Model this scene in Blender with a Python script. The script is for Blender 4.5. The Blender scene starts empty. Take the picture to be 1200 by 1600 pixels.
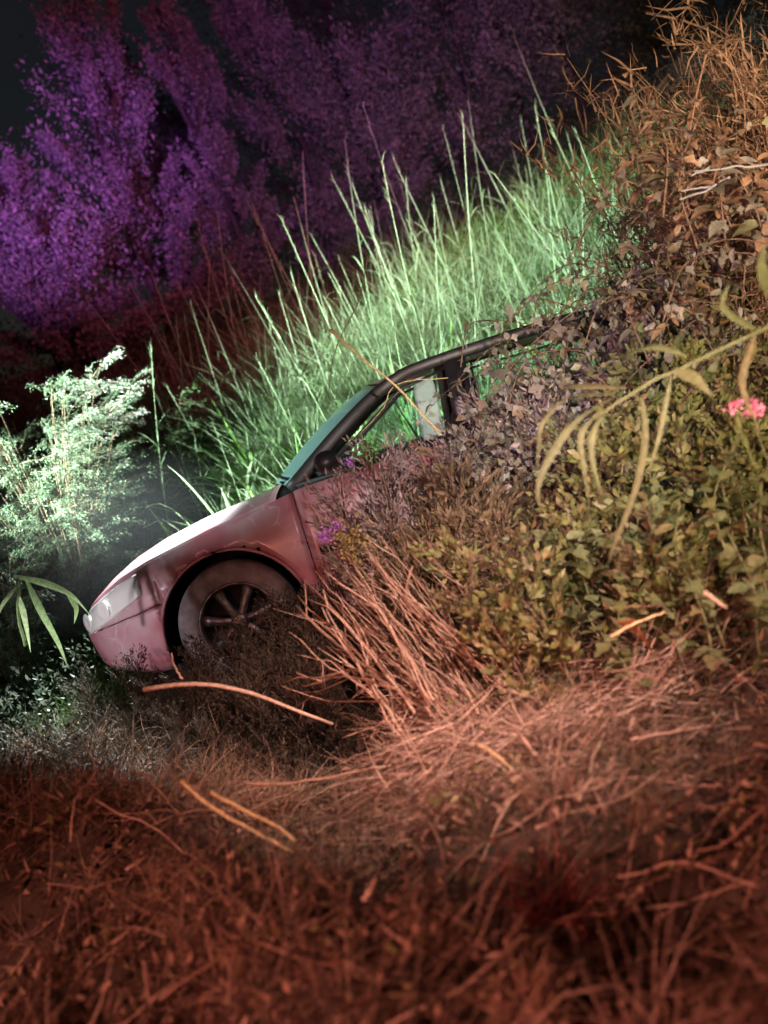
import bpy, math, random
import numpy as np
from mathutils import Vector, Matrix

random.seed(11)
RNG = np.random.default_rng(11)
sc = bpy.context.scene
col = sc.collection
R = math.radians

# ------------------------------------------------------------------ camera
F, ROLL, PITCH, CAMZ = 1790.0, R(17.5), R(10.0), 1.964
cd = bpy.data.cameras.new('camera')
cam = bpy.data.objects.new('camera', cd)
col.objects.link(cam)
fwd = Vector((0, math.cos(PITCH), -math.sin(PITCH)))
rgt = Vector((1, 0, 0))
upv = Vector((0, math.sin(PITCH), math.cos(PITCH)))
cr, sr = math.cos(ROLL), math.sin(ROLL)
cx_ = rgt * cr - upv * sr
cy_ = upv * cr + rgt * sr
cam.matrix_world = Matrix(((cx_.x, cy_.x, -fwd.x, 0), (cx_.y, cy_.y, -fwd.y, 0), (cx_.z, cy_.z, -fwd.z, CAMZ), (0, 0, 0, 1)))
cd.sensor_fit = 'VERTICAL'
cd.sensor_height = 36
cd.lens = F / 1600 * 36
cd.clip_start, cd.clip_end = 0.05, 2000
cd.dof.use_dof = True
cd.dof.focus_distance = 6.3
cd.dof.aperture_fstop = 1.4
sc.camera = cam
sc.render.resolution_x, sc.render.resolution_y = 768, 1024

# ------------------------------------------------------------------ world and lamps (night)
w = bpy.data.worlds.new('World')
sc.world = w
w.use_nodes = True
nt = w.node_tree
bg = nt.nodes['Background']
sky = nt.nodes.new('ShaderNodeTexSky')
sky.sky_type = 'NISHITA'
sky.sun_disc = False
sky.sun_elevation = R(40)
sky.sun_rotation = R(-30)
nt.links.new(sky.outputs[0], bg.inputs[0])
bg.inputs[1].default_value = 0.0012
sc.view_settings.view_transform = 'Standard'
sc.view_settings.look = 'None'
sc.view_settings.exposure = 0.15
sc.view_settings.gamma = 1
sc.render.film_transparent = False


def spot(name, loc, target, power, color, angle, blend=0.5, radius=0.05):
    l = bpy.data.lights.new(name, 'SPOT')
    l.energy = power
    l.color = color
    l.spot_size = R(angle)
    l.spot_blend = blend
    l.shadow_soft_size = radius
    o = bpy.data.objects.new(name, l)
    col.objects.link(o)
    o.location = loc
    d = Vector(target) - Vector(loc)
    o.rotation_euler = d.to_track_quat('-Z', 'Y').to_euler()
    return o


sl = bpy.data.lights.new('moon_light', 'SUN')
sl.energy = 0.004
sl.angle = R(0.5)
sl.color = (1, .95, .9)
so = bpy.data.objects.new('moon_light', sl)
col.objects.link(so)
so.rotation_euler = (R(78), 0, R(30))

spot('patrol_spotlight', (-6.2, 5.2, 2.7), (.75, 10.0, 1.6), 26000, (.74, 1.0, .80), 28, .6, .05)
spot('bush_fill', (-4.6, 3.4, 2.4), (-2.2, 8.2, 1.3), 165, (.80, 1.0, .95), 34, 1.0, .25)  # added lamp lighting the left bush apart from the patrol spotlight
spot('front_flashlight', (-1.0, 10.4, 3.5), (-1.65, 7.1, .85), 8000, (.94, .97, 1.0), 24, .8, .05)
spot('flank_fill', (-3.6, 3.6, 1.6), (-1.85, 6.5, .6), 330, (1.0, .84, .93), 19, 1.0, .06)  # added fill lamp for the car's nose and front tyre
spot('red_beacon', (-2.8, -1.2, 2.2), (-.2, 2.4, .2), 1300, (1.0, .33, .25), 64, 1.0, .08)
spot('amber_beacon', (2.2, -.4, 4.6), (.05, 4.3, .5), 3400, (1.0, .62, .54), 23, 1.0, .08)
spot('brush_fill', (1.4, -1.2, 2.4), (2.5, 6.0, 2.45), 2300, (1.0, .62, .43), 21, 1.0, .08)  # added fill lamp, warms and brightens the brown brush
spot('windscreen_fill', (-4.8, 4.9, 2.0), (-.45, 7.1, 1.25), 1500, (.76, 1.0, .93), 15, 1.0, .05)  # added fill lamp that brightens the windscreen, no source of its own
spot('warm_headlamp', (1.2, -1.5, 2.2), (2.2, 5.4, 1.8), 2600, (1.0, .80, .50), 40, 1.0, .08)
spot('thicket_fill', (.6, -1.4, 3.2), (.6, 5.7, 1.05), 2100, (1.0, .84, .84), 18, 1.0, .08)  # added fill lamp to lift the mauve weeds
spot('violet_beacon', (-3.6, 4.0, 3.8), (-2.5, 16.5, 4.7), 19000, (.50, .15, .78), 21, 1.0, .1)
spot('blue_beacon', (-1.4, 0.6, 2.4), (1.6, 6.2, 1.5), 300, (.52, .44, 1.0), 28, .9, .1)
spot('far_red_beacon', (1.5, 5.0, 4.5), (-.6, 17, 4.8), 3200, (.85, .13, .22), 62, .9, .1)
spot('far_indigo_beacon', (0.5, 5.0, 4.5), (1.6, 17, 4.6), 3600, (.28, .17, .8), 36, 1.0, .1)


# ------------------------------------------------------------------ helpers
def P3(px, py, y):
    """point of the photograph's pixel at world depth y"""
    dx, dy = px - 600, py - 800
    u = dx * cr - dy * sr
    v = dx * sr + dy * cr
    d = np.array([u / F, math.cos(PITCH) - v / F * math.sin(PITCH), -math.sin(PITCH) - v / F * math.cos(PITCH)])
    return np.array([0, 0, CAMZ]) + d * (y / d[1])


def sst(x, a, b):
    t = np.clip((x - a) / (b - a), 0, 1)
    return t * t * (3 - 2 * t)


_ph = np.random.default_rng(5).uniform(0, 6.28, (14, 2))
_fr = np.random.default_rng(6).uniform(-1, 1, (14, 2))


def H(x, y):
    x = np.asarray(x, float)
    y = np.asarray(y, float)
    near = .36 * (1 - sst(y, 3.7, 5.0))
    left = .40 * (1 - sst(x, -1.9, -.7)) * sst(y, 3.4, 4.5) * (1 - sst(y, 5.3, 6.3))
    z = near + left
    rb = sst(x, .15, 1.0) * (.42 * sst(y, 3.7, 4.4) + .25 * sst(x, .8, 2.2) * sst(y, 3.6, 5)) * (1 - sst(y, 5.4, 6.5))
    z = z + rb
    z = z - .10 * np.exp(-((x + .9) ** 2 / .9 + (y - 5.2) ** 2 / .35))
    z = z + .36 * np.clip(y - 8.7, 0, 5.7) * (1 + .25 * sst(x, -.5, 2)) + .06 * np.clip(y - 14.4, 0, 40) * (1 - sst(y, 20, 60) * .6)
    z = z + .35 * sst(x, 2.0, 4.5) * sst(y, 7.5, 10)
    n = 0
    for i in range(14):
        k = 1.3 * 1.28 ** i
        n = n + np.sin(_fr[i, 0] * k * x * 2.2 + _ph[i, 0]) * np.sin(_fr[i, 1] * k * y * 2.2 + _ph[i, 1]) / (1 + .42 * i)
    z = z + .12 * (1 - sst(y, 4.6, 5.4)) * np.sin(3.4 * x + 1.2 * np.sin(2.6 * y)) * np.sin(3.9 * y + 1.5 * np.sin(2.1 * x + 1))
    amp = (.035 + .035 * (1 - sst(y, 4.0, 4.8))) * (1 - sst(y, 14, 30)) * (1 - .7 * sst(y, 6, 7) * (1 - sst(y, 8.4, 9.4)))
    return z + amp * n


def hit(px, py, lift=0.0):
    """where the sight line of a pixel meets the ground raised by lift"""
    a = P3(px, py, 1.0)
    for y in np.arange(1.5, 30, .03):
        p = P3(px, py, y)
        if p[2] < H(p[0], p[1]) + lift:
            return p
    return P3(px, py, 14)


def mk(name, V, Fq, mat, parent=None, smooth=True):
    """V (n,3), Fq (m,3 or 4) -> one mesh object"""
    me = bpy.data.meshes.new(name)
    V = np.asarray(V, np.float32)
    if isinstance(Fq, np.ndarray):
        k = Fq.shape[1]
        m = len(Fq)
        me.vertices.add(len(V))
        me.vertices.foreach_set('co', V.ravel())
        me.loops.add(m * k)
        me.loops.foreach_set('vertex_index', Fq.astype(np.int32).ravel())
        me.polygons.add(m)
        me.polygons.foreach_set('loop_start', np.arange(0, m * k, k, dtype=np.int32))
        me.polygons.foreach_set('loop_total', np.full(m, k, np.int32))
        me.update(calc_edges=True)
        me.validate()
    else:
        me.from_pydata([tuple(map(float, v)) for v in V], [], Fq)
    if smooth:
        me.polygons.foreach_set('use_smooth', np.ones(len(me.polygons), bool))
    if mat:
        me.materials.append(mat)
    o = bpy.data.objects.new(name, me)
    col.objects.link(o)
    if parent:
        o.parent = parent
    return o


class MB:
    def __init__(s):
        s.v, s.f, s.n = [], [], 0

    def add(s, V, Fc):
        V = np.asarray(V, float)
        s.v.append(V)
        for f in Fc:
            s.f.append(tuple(int(i) + s.n for i in f))
        s.n += len(V)

    def build(s, name, mat, parent=None, smooth=True):
        return mk(name, np.concatenate(s.v), s.f, mat, parent, smooth)


def tube(pts, rad, seg=5):
    pts = np.asarray(pts, float)
    n = len(pts)
    if np.isscalar(rad):
        rad = [rad] * n
    V, Fc = [], []
    t = np.gradient(pts, axis=0)
    t /= np.linalg.norm(t, axis=1)[:, None] + 1e-9
    ref = np.array([0, 0, 1.]) if abs(t[0][2]) < .8 else np.array([1., 0, 0])
    for i in range(n):
        a = np.cross(t[i], ref)
        a /= np.linalg.norm(a) + 1e-9
        b = np.cross(t[i], a)
        for k in range(seg):
            an = 2 * math.pi * k / seg
            V.append(pts[i] + rad[i] * (math.cos(an) * a + math.sin(an) * b))
    for i in range(n - 1):
        for k in range(seg):
            k2 = (k + 1) % seg
            Fc.append((i * seg + k, i * seg + k2, (i + 1) * seg + k2, (i + 1) * seg + k))
    Fc.append(tuple(range(seg))[::-1])
    Fc.append(tuple((n - 1) * seg + k for k in range(seg)))
    return np.array(V), Fc


def smooth_line(pts, n=12):
    pts = np.asarray(pts, float)
    m = len(pts)
    e = np.vstack([2 * pts[0] - pts[1], pts, 2 * pts[-1] - pts[-2]])
    out = []
    for t in np.linspace(0, m - 1, n):
        i = min(int(t), m - 2)
        f = t - i
        p0, p1, p2, p3 = e[i:i + 4]
        out.append(.5 * ((2 * p1) + (-p0 + p2) * f + (2 * p0 - 5 * p1 + 4 * p2 - p3) * f * f + (-p0 + 3 * p1 - 3 * p2 + p3) * f ** 3))
    return np.array(out)


def ribbon(pts, width, side=None, fold=.25, prof=None):
    """a long folded leaf (two strips meeting in a keel)"""
    pts = np.asarray(pts, float)
    n = len(pts)
    t = np.gradient(pts, axis=0)
    t /= np.linalg.norm(t, axis=1)[:, None] + 1e-9
    V = []
    for i in range(n):
        s = i / (n - 1)
        wd = width * (prof(s) if prof else min(1, .35 + 3 * s) * (1 - s ** 2.5) + .02)
        sd = np.asarray(side, float) if side is not None else np.cross(t[i], [0, 0, 1])
        sd = sd - t[i] * sd.dot(t[i])
        sd /= np.linalg.norm(sd) + 1e-9
        nn = np.cross(sd, t[i])
        V += [pts[i] - sd * wd / 2 + nn * wd * fold, pts[i], pts[i] + sd * wd / 2 + nn * wd * fold]
    Fc = []
    for i in range(n - 1):
        for k in (0, 1):
            Fc.append((i * 3 + k, i * 3 + k + 1, i * 3 + k + 4, i * 3 + k + 3))
    return np.array(V), Fc


def blades(base, length, az, tilt, width, bend, seg=3, droop=1.0):
    """many thin tapering blades at once. tilt: angle from vertical at the base; bend: extra angle at the tip"""
    n = len(base)
    s = np.linspace(0, 1, seg + 1)
    pos = np.array(base, float)
    d = np.stack([np.cos(az), np.sin(az)], 1)
    wv = np.stack([-np.sin(az), np.cos(az), np.zeros(n)], 1)
    tw = RNG.uniform(-1.2, 1.2, n)
    V = np.zeros((n, seg + 1, 2, 3))
    for i in range(seg + 1):
        th = tilt + bend * s[i] ** droop
        if i:
            dirv = np.stack([d[:, 0] * np.sin(th), d[:, 1] * np.sin(th), np.cos(th)], 1)
            pos = pos + dirv * (length / seg)[:, None]
        dirv = np.stack([d[:, 0] * np.sin(th), d[:, 1] * np.sin(th), np.cos(th)], 1)
        nn = np.cross(wv, dirv)
        sd = wv * np.cos(tw)[:, None] + nn * np.sin(tw)[:, None]
        ww = (width * (1 - s[i] ** 1.6 * .93) / 2)[:, None]
        V[:, i, 0] = pos - sd * ww
        V[:, i, 1] = pos + sd * ww
    idx = np.arange(n)[:, None] * (seg + 1) * 2
    q = []
    for i in range(seg):
        q.append(np.stack([idx[:, 0] + 2 * i, idx[:, 0] + 2 * i + 1, idx[:, 0] + 2 * i + 3, idx[:, 0] + 2 * i + 2], 1))
    return V.reshape(-1, 3), np.concatenate(q)


def leaflets(pos, size, nrm=None, aspect=.45):
    """many small pointed leaves, each a folded four-face kite"""
    n = len(pos)
    d = RNG.normal(size=(n, 3))
    if nrm is not None:
        d = d * .55 + nrm
    d /= np.linalg.norm(d, axis=1)[:, None]
    r = RNG.normal(size=(n, 3))
    s = np.cross(d, r)
    s /= np.linalg.norm(s, axis=1)[:, None]
    u = np.cross(s, d)
    sz = size[:, None]
    V = np.stack([pos, pos + d * sz * .45 + s * sz * aspect / 2 + u * sz * .08, pos + d * sz,
                  pos + d * sz * .45 - s * sz * aspect / 2 + u * sz * .08], 1)
    i = np.arange(n)[:, None] * 4
    Fq = np.concatenate([i + np.array([[0, 1, 2]]), i + np.array([[0, 2, 3]])])
    return V.reshape(-1, 3), Fq


def tag(o, label=None, cat=None, group=None, kind=None):
    if label:
        o['label'] = label
    if cat:
        o['category'] = cat
    if group:
        o['group'] = group
    if kind:
        o['kind'] = kind
    return o


def empty(name, loc=(0, 0, 0), rz=0, label=None, cat=None, group=None):
    o = bpy.data.objects.new(name, None)
    o.empty_display_size = .1
    col.objects.link(o)
    o.location = tuple(float(v) for v in loc)
    o.rotation_euler = (0, 0, rz)
    return tag(o, label, cat, group)


KIDS = {}


def dup(root, loc, rot=(0, 0, 0), scale=1, label=None, group=None):
    r = root.copy()
    col.objects.link(r)
    r.location = tuple(float(v) for v in loc)
    r.rotation_euler = rot
    r.scale = (scale,) * 3
    if label:
        r['label'] = label
    if group:
        r['group'] = group
    if root.name not in KIDS:
        KIDS[root.name] = [(c, list(c.children)) for c in root.children]
    for ch, gs in KIDS[root.name]:
        c = ch.copy()
        col.objects.link(c)
        c.parent = r
        for g in gs:
            e = g.copy()
            col.objects.link(e)
            e.parent = c
    return r


def place_all(protos, spots, label, group):
    """spots: (loc, rot, scale); the first use of a prototype moves the prototype itself"""
    used = set()
    out = []
    for i, (loc, rot, s) in enumerate(spots):
        p = protos[i % len(protos)]
        lb = label(i, loc) if callable(label) else label
        if p.name not in used and i < len(protos):
            pass
        out.append((p, loc, rot, s, lb))
    res = []
    for i, (p, loc, rot, s, lb) in enumerate(out):
        if i >= len(protos):
            res.append(dup(p, loc, rot, s, lb, group))
    for i, (p, loc, rot, s, lb) in enumerate(out[:len(protos)]):
        p.location = tuple(float(v) for v in loc)
        p.rotation_euler = rot
        p.scale = (s,) * 3
        p['label'] = lb
        p['group'] = group
        res.append(p)
    return res


# ------------------------------------------------------------------ materials
def pmat(name, base, rough=.6, metal=0, coat=0, coat_rough=.1, emit=None):
    m = bpy.data.materials.new(name)
    m.use_nodes = True
    b = m.node_tree.nodes['Principled BSDF']
    b.inputs['Base Color'].default_value = (*base, 1)
    b.inputs['Roughness'].default_value = rough
    b.inputs['Metallic'].default_value = metal
    b.inputs['Coat Weight'].default_value = coat
    b.inputs['Coat Roughness'].default_value = coat_rough
    return m


def noisy(m, c1, c2, scale=8, detail=6, lo=.4, hi=.65, bump=0, rough=None):
    n = m.node_tree.nodes
    L = m.node_tree.links
    b = n['Principled BSDF']
    tc = n.new('ShaderNodeTexCoord')
    ns = n.new('ShaderNodeTexNoise')
    ns.inputs['Scale'].default_value = scale
    ns.inputs['Detail'].default_value = detail
    L.new(tc.outputs['Object'], ns.inputs['Vector'])
    r = n.new('ShaderNodeValToRGB')
    r.color_ramp.elements[0].position = lo
    r.color_ramp.elements[1].position = hi
    r.color_ramp.elements[0].color = (*c1, 1)
    r.color_ramp.elements[1].color = (*c2, 1)
    L.new(ns.outputs[0], r.inputs[0])
    L.new(r.outputs[0], b.inputs['Base Color'])
    if rough:
        mr = n.new('ShaderNodeMapRange')
        mr.inputs['To Min'].default_value = rough[0]
        mr.inputs['To Max'].default_value = rough[1]
        mr.inputs['From Min'].default_value = lo
        mr.inputs['From Max'].default_value = hi
        L.new(ns.outputs[0], mr.inputs['Value'])
        L.new(mr.outputs[0], b.inputs['Roughness'])
    if bump:
        bp = n.new('ShaderNodeBump')
        bp.inputs['Strength'].default_value = bump
        bp.inputs['Distance'].default_value = .02
        L.new(ns.outputs[0], bp.inputs['Height'])
        L.new(bp.outputs[0], b.inputs['Normal'])
    return m


def leafmat(name, cols, rough=.5, trans=.25, spec=.4):
    """foliage: every leaf (mesh island) takes its own colour from cols"""
    m = bpy.data.materials.new(name)
    m.use_nodes = True
    n = m.node_tree.nodes
    L = m.node_tree.links
    b = n['Principled BSDF']
    b.inputs['Roughness'].default_value = rough
    b.inputs['Specular IOR Level'].default_value = spec
    geo = n.new('ShaderNodeNewGeometry')
    oi = n.new('ShaderNodeObjectInfo')
    ad = n.new('ShaderNodeMath')
    ad.operation = 'ADD'
    fr = n.new('ShaderNodeMath')
    fr.operation = 'FRACT'
    L.new(geo.outputs['Random Per Island'], ad.inputs[0])
    L.new(oi.outputs['Random'], ad.inputs[1])
    L.new(ad.outputs[0], fr.inputs[0])
    r = n.new('ShaderNodeValToRGB')
    r.color_ramp.interpolation = 'LINEAR'
    els = r.color_ramp.elements
    els[0].color = (*cols[0], 1)
    els[0].position = 0
    els[1].color = (*cols[-1], 1)
    els[1].position = 1
    for i, c in enumerate(cols[1:-1]):
        e = els.new((i + 1) / (len(cols) - 1))
        e.color = (*c, 1)
    L.new(fr.outputs[0], r.inputs[0])
    # fine blotches on the leaf
    tc = n.new('ShaderNodeTexCoord')
    ns = n.new('ShaderNodeTexNoise')
    ns.inputs['Scale'].default_value = 60
    ns.inputs['Detail'].default_value = 3
    L.new(tc.outputs['Object'], ns.inputs['Vector'])
    mr = n.new('ShaderNodeMapRange')
    mr.inputs['From Min'].default_value = .3
    mr.inputs['From Max'].default_value = .7
    mr.inputs['To Min'].default_value = .7
    mr.inputs['To Max'].default_value = 1.2
    L.new(ns.outputs[0], mr.inputs['Value'])
    mx = n.new('ShaderNodeVectorMath')
    mx.operation = 'SCALE'
    L.new(r.outputs[0], mx.inputs[0])
    L.new(mr.outputs[0], mx.inputs['Scale'])
    L.new(mx.outputs[0], b.inputs['Base Color'])
    if trans:
        tr = n.new('ShaderNodeBsdfTranslucent')
        L.new(mx.outputs[0], tr.inputs[0])
        mix = n.new('ShaderNodeMixShader')
        mix.inputs[0].default_value = trans
        L.new(b.outputs[0], mix.inputs[1])
        L.new(tr.outputs[0], mix.inputs[2])
        L.new(mix.outputs[0], n['Material Output'].inputs[0])
    return m


M_ground = noisy(pmat('soil', (.06, .045, .03), .9), (.035, .026, .018), (.10, .075, .05), 9, 8, .35, .7, .6)
M_paint = noisy(pmat('dusty_red_paint', (.3, .06, .08), .35, .0, 1.0, .12), (.44, .15, .19), (.52, .38, .41), 3.2, 9, .38, .66, .05, (.42, .62))
M_paint.node_tree.nodes['Principled BSDF'].inputs['Coat Roughness'].default_value = .22
M_paint.node_tree.nodes['Principled BSDF'].inputs['Coat Weight'].default_value = .5
# hairline scratches and cracks in the paint
n_ = M_paint.node_tree.nodes
L_ = M_paint.node_tree.links
b_ = n_['Principled BSDF']
src = b_.inputs['Base Color'].links[0].from_socket
tc_ = n_.new('ShaderNodeTexCoord')
dn = n_.new('ShaderNodeTexNoise')
dn.inputs['Scale'].default_value = 3
dn.inputs['Detail'].default_value = 4
vm = n_.new('ShaderNodeVectorMath')
vm.operation = 'MULTIPLY_ADD'
vm.inputs[1].default_value = (.25, .25, .25)
L_.new(tc_.outputs['Object'], dn.inputs['Vector'])
L_.new(dn.outputs['Color'], vm.inputs[0])
L_.new(tc_.outputs['Object'], vm.inputs[2])
vo = n_.new('ShaderNodeTexVoronoi')
vo.feature = 'DISTANCE_TO_EDGE'
vo.inputs['Scale'].default_value = 6
L_.new(vm.outputs[0], vo.inputs['Vector'])
mr_ = n_.new('ShaderNodeMapRange')
mr_.inputs['From Min'].default_value = .004
mr_.inputs['From Max'].default_value = .022
mr_.inputs['To Min'].default_value = .5
mr_.inputs['To Max'].default_value = 0
L_.new(vo.outputs['Distance'], mr_.inputs['Value'])
mk_ = n_.new('ShaderNodeMapRange')
mk_.inputs['From Min'].default_value = .5
mk_.inputs['From Max'].default_value = .6
L_.new(dn.outputs[0], mk_.inputs['Value'])
mu_ = n_.new('ShaderNodeMath')
mu_.operation = 'MULTIPLY'
L_.new(mr_.outputs[0], mu_.inputs[0])
L_.new(mk_.outputs[0], mu_.inputs[1])
mc_ = n_.new('ShaderNodeMix')
mc_.data_type = 'RGBA'
mc_.inputs[7].default_value = (.7, .58, .6, 1)
L_.new(mu_.outputs[0], mc_.inputs[0])
L_.new(src, mc_.inputs[6])
L_.new(mc_.outputs[2], b_.inputs['Base Color'])
M_black = pmat('black_trim_and_shade', (.018, .018, .02), .45)
M_rubber = noisy(pmat('dusty_rubber', (.05, .05, .05), .8), (.16, .16, .17), (.34, .34, .35), 14, 6, .35, .7, .2)
M_rim = noisy(pmat('scuffed_wheel_metal', (.5, .5, .52), .4, .7), (.07, .07, .075), (.26, .26, .27), 20, 5, .35, .65)
M_lens = pmat('clouded_lens', (.86, .90, .86), .12, 0, 1, .05)
M_reflector = pmat('lamp_reflector', (.92, .95, .92), .25, .0, 1)
M_cloth = pmat('grey_seat_cloth', (.32, .36, .40), .85)
M_airbag = noisy(pmat('pale_airbag_cloth', (.7, .75, .8), .8), (.62, .68, .74), (.8, .84, .88), 12, 3)
M_chrome = pmat('bright_trim', (.6, .6, .62), .25, .9)


def glass_mat(name, tint, dust, dustamt, gl=.22):
    m = bpy.data.materials.new(name)
    m.use_nodes = True
    n = m.node_tree.nodes
    L = m.node_tree.links
    n.remove(n['Principled BSDF'])
    t = n.new('ShaderNodeBsdfTransparent')
    t.inputs[0].default_value = (*tint, 1)
    g = n.new('ShaderNodeBsdfGlossy')
    g.inputs['Roughness'].default_value = .06
    d = n.new('ShaderNodeBsdfDiffuse')
    d.inputs[0].default_value = (*dust, 1)
    fr = n.new('ShaderNodeFresnel')
    fr.inputs[0].default_value = 1.5
    mx = n.new('ShaderNodeMixShader')
    L.new(fr.outputs[0], mx.inputs[0])
    L.new(t.outputs[0], mx.inputs[1])
    L.new(g.outputs[0], mx.inputs[2])
    m2 = n.new('ShaderNodeMixShader')
    m2.inputs[0].default_value = dustamt
    L.new(mx.outputs[0], m2.inputs[1])
    L.new(d.outputs[0], m2.inputs[2])
    L.new(m2.outputs[0], n['Material Output'].inputs[0])
    return m


M_glass = glass_mat('side_window_glass', (.86, .93, .90), (.4, .45, .44), .03)
M_wind = glass_mat('teal_lit_dusty_windscreen', (.45, .72, .68), (.35, .62, .58), .45)  # teal light on the windscreen put into its tint and dust colour

M_grass = leafmat('green_grass', [(.05, .12, .03), (.11, .20, .05), (.18, .29, .08), (.08, .17, .05), (.22, .26, .10), (.26, .24, .12)], .45, .3)
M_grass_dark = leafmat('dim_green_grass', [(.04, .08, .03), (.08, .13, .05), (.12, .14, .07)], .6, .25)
M_reed = leafmat('pale_reed_green', [(.22, .30, .18), (.34, .42, .28), (.26, .34, .20), (.42, .46, .34)], .45, .25)
M_bushleaf = leafmat('grey_green_weed', [(.06, .10, .06), (.13, .19, .12), (.20, .23, .18), (.09, .15, .08)], .5, .25)
M_brownweed = leafmat('brown_olive_weed', [(.10, .065, .04), (.20, .14, .08), (.14, .12, .05), (.26, .18, .10), (.07, .045, .03)], .7, .2)
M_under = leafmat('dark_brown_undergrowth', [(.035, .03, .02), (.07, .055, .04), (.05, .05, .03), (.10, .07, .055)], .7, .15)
M_feather = leafmat('mauve_grey_weed', [(.20, .15, .16), (.36, .28, .28), (.28, .25, .19), (.46, .36, .34)], .7, .2)
M_olive = leafmat('olive_leaf', [(.13, .15, .045), (.24, .25, .09), (.18, .20, .06), (.32, .29, .13), (.20, .13, .05)], .5, .25)
M_olive2 = leafmat('fresh_green_leaf', [(.13, .16, .07), (.22, .26, .13), (.17, .19, .07), (.24, .20, .10)], .4, .25)
M_vine = leafmat('pale_vine_leaf', [(.16, .15, .11), (.30, .29, .24), (.11, .10, .07), (.38, .36, .33), (.20, .14, .09), (.24, .26, .14)], .45, .2)
M_corn = leafmat('yellow_green_blade', [(.17, .18, .08), (.22, .23, .11), (.14, .16, .06), (.20, .16, .08)], .6, .45, .3)
M_fresh = leafmat('bright_green_blade', [(.16, .34, .07), (.24, .42, .12), (.18, .36, .10)], .4, .3)
M_palegreen = leafmat('pale_green_blade', [(.34, .50, .20), (.42, .56, .28), (.30, .46, .18)], .4, .35)
M_straw = leafmat('dry_straw', [(.10, .055, .035), (.26, .15, .10), (.52, .37, .27), (.07, .035, .025), (.17, .085, .055), (.05, .03, .022), (.20, .17, .08)], .6, .15)
M_stalk = leafmat('dry_stalk', [(.48, .33, .25), (.60, .45, .33), (.30, .18, .12), (.18, .11, .07), (.52, .36, .27)], .6, 0)
M_redlit_grass = leafmat('red_lit_dead_grass', [(.34, .04, .04), (.42, .07, .06), (.26, .03, .03)], .6, .2)  # red light painted into the blade colours
M_greytwig = pmat('grey_twig', (.30, .32, .34), .7)
M_heap = leafmat('pinkish_straw', [(.52, .37, .28), (.66, .50, .38), (.34, .21, .15), (.16, .09, .06), (.58, .42, .32)], .5, .1)
M_ystalk = leafmat('yellow_dry_stalk', [(.62, .50, .24), (.66, .52, .28), (.56, .44, .2)], .5, 0)
M_brown = leafmat('brown_dry_brush', [(.22, .13, .08), (.38, .24, .15), (.14, .08, .05), (.50, .34, .22)], .7, .2)
M_twig = noisy(pmat('twig_bark', (.14, .09, .06), .8), (.10, .06, .04), (.24, .16, .11), 30, 4)
M_rust = leafmat('rusty_dead_leaf', [(.30, .11, .05), (.40, .17, .08), (.22, .08, .04)], .7, .2)
M_deadleaf = leafmat('pale_dead_leaf', [(.44, .38, .28), (.54, .48, .38), (.36, .28, .18)], .6, .15)
M_far = leafmat('far_shrub_leaf', [(.06, .06, .06), (.14, .13, .13), (.20, .18, .18), (.10, .09, .09)], .8, .3)
M_far2 = leafmat('far_dark_leaf', [(.02, .02, .018), (.05, .04, .035), (.035, .03, .03)], .8, .3)
M_pink = leafmat('pink_petal', [(.85, .22, .38), (.9, .35, .5), (.75, .15, .35)], .5, .2)
M_violet = leafmat('violet_petal', [(.55, .15, .75), (.7, .25, .85), (.45, .15, .7)], .5, .2)
M_yellow = leafmat('mustard_bloom', [(.30, .24, .07), (.38, .30, .1), (.24, .18, .06)], .6, .2)
M_stem = noisy(pmat('green_stem', (.16, .18, .08), .6), (.12, .14, .06), (.24, .24, .12), 30, 3)

# ------------------------------------------------------------------ ground
gx = np.concatenate([-np.geomspace(300, 4.2, 22), np.arange(-4, 4.01, .06), np.geomspace(4.2, 300, 22)])
gy = np.concatenate([-np.geomspace(100, .3, 12), np.arange(0, 12, .06), np.geomspace(12, 600, 40)])
X, Y = np.meshgrid(gx, gy)
V = np.stack([X, Y, H(X, Y)], -1).reshape(-1, 3)
nx, ny = len(gx), len(gy)
i, j = np.meshgrid(np.arange(nx - 1), np.arange(ny - 1))
a = (j * nx + i).ravel()
g = mk('ground', V, np.stack([a, a + 1, a + nx + 1, a + nx], 1), M_ground)
tag(g, 'dark soil bank dropping from the verge into the ditch', 'ground', kind='structure')

# ------------------------------------------------------------------ car
PSI, HEEL = R(-2), R(6)
_f = Vector((-math.cos(PSI), -math.sin(PSI), 0))
_l = Vector((math.sin(PSI), -math.cos(PSI), 0))
_u = Vector((0, 0, 1))
_l2 = _l * math.cos(HEEL) + _u * math.sin(HEEL)
_u2 = _u * math.cos(HEEL) - _l * math.sin(HEEL)
car = empty('sedan', (-0.975, 7.33, -.01), 0, 'red sedan sunk nose first into the overgrown ditch, side towards the camera', 'car')
car.rotation_euler = Matrix(((_f.x, _l2.x, _u2.x), (_f.y, _l2.y, _u2.y), (_f.z, _l2.z, _u2.z))).to_euler()
car.scale = (1.05, 1.05, 1.05)

ZS = np.array([(-3.62, .90), (-3.4, 1.0), (-2.6, 1.0), (-1.5, .98), (-.55, .965), (-.3, .925), (0, .885), (.4, .815), (.6, .765), (.75, .71), (.88, .655), (1.01, .58)])
ZC = np.array([(-3.62, .95), (-3.5, 1.06), (-3.0, 1.07), (-2.4, 1.05), (-.55, 1.02), (-.4, 1.01), (-.25, .985), (.15, .94), (.4, .895), (.6, .84), (.75, .775), (.88, .70), (1.01, .59)])
SP = np.array([(0, .0, .90), (.12, .05, .95), (.3, .25, .985), (.5, .5, 1.0), (.7, .72, .99), (.88, .9, .965), (1.0, 1.0, .915)])


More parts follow.
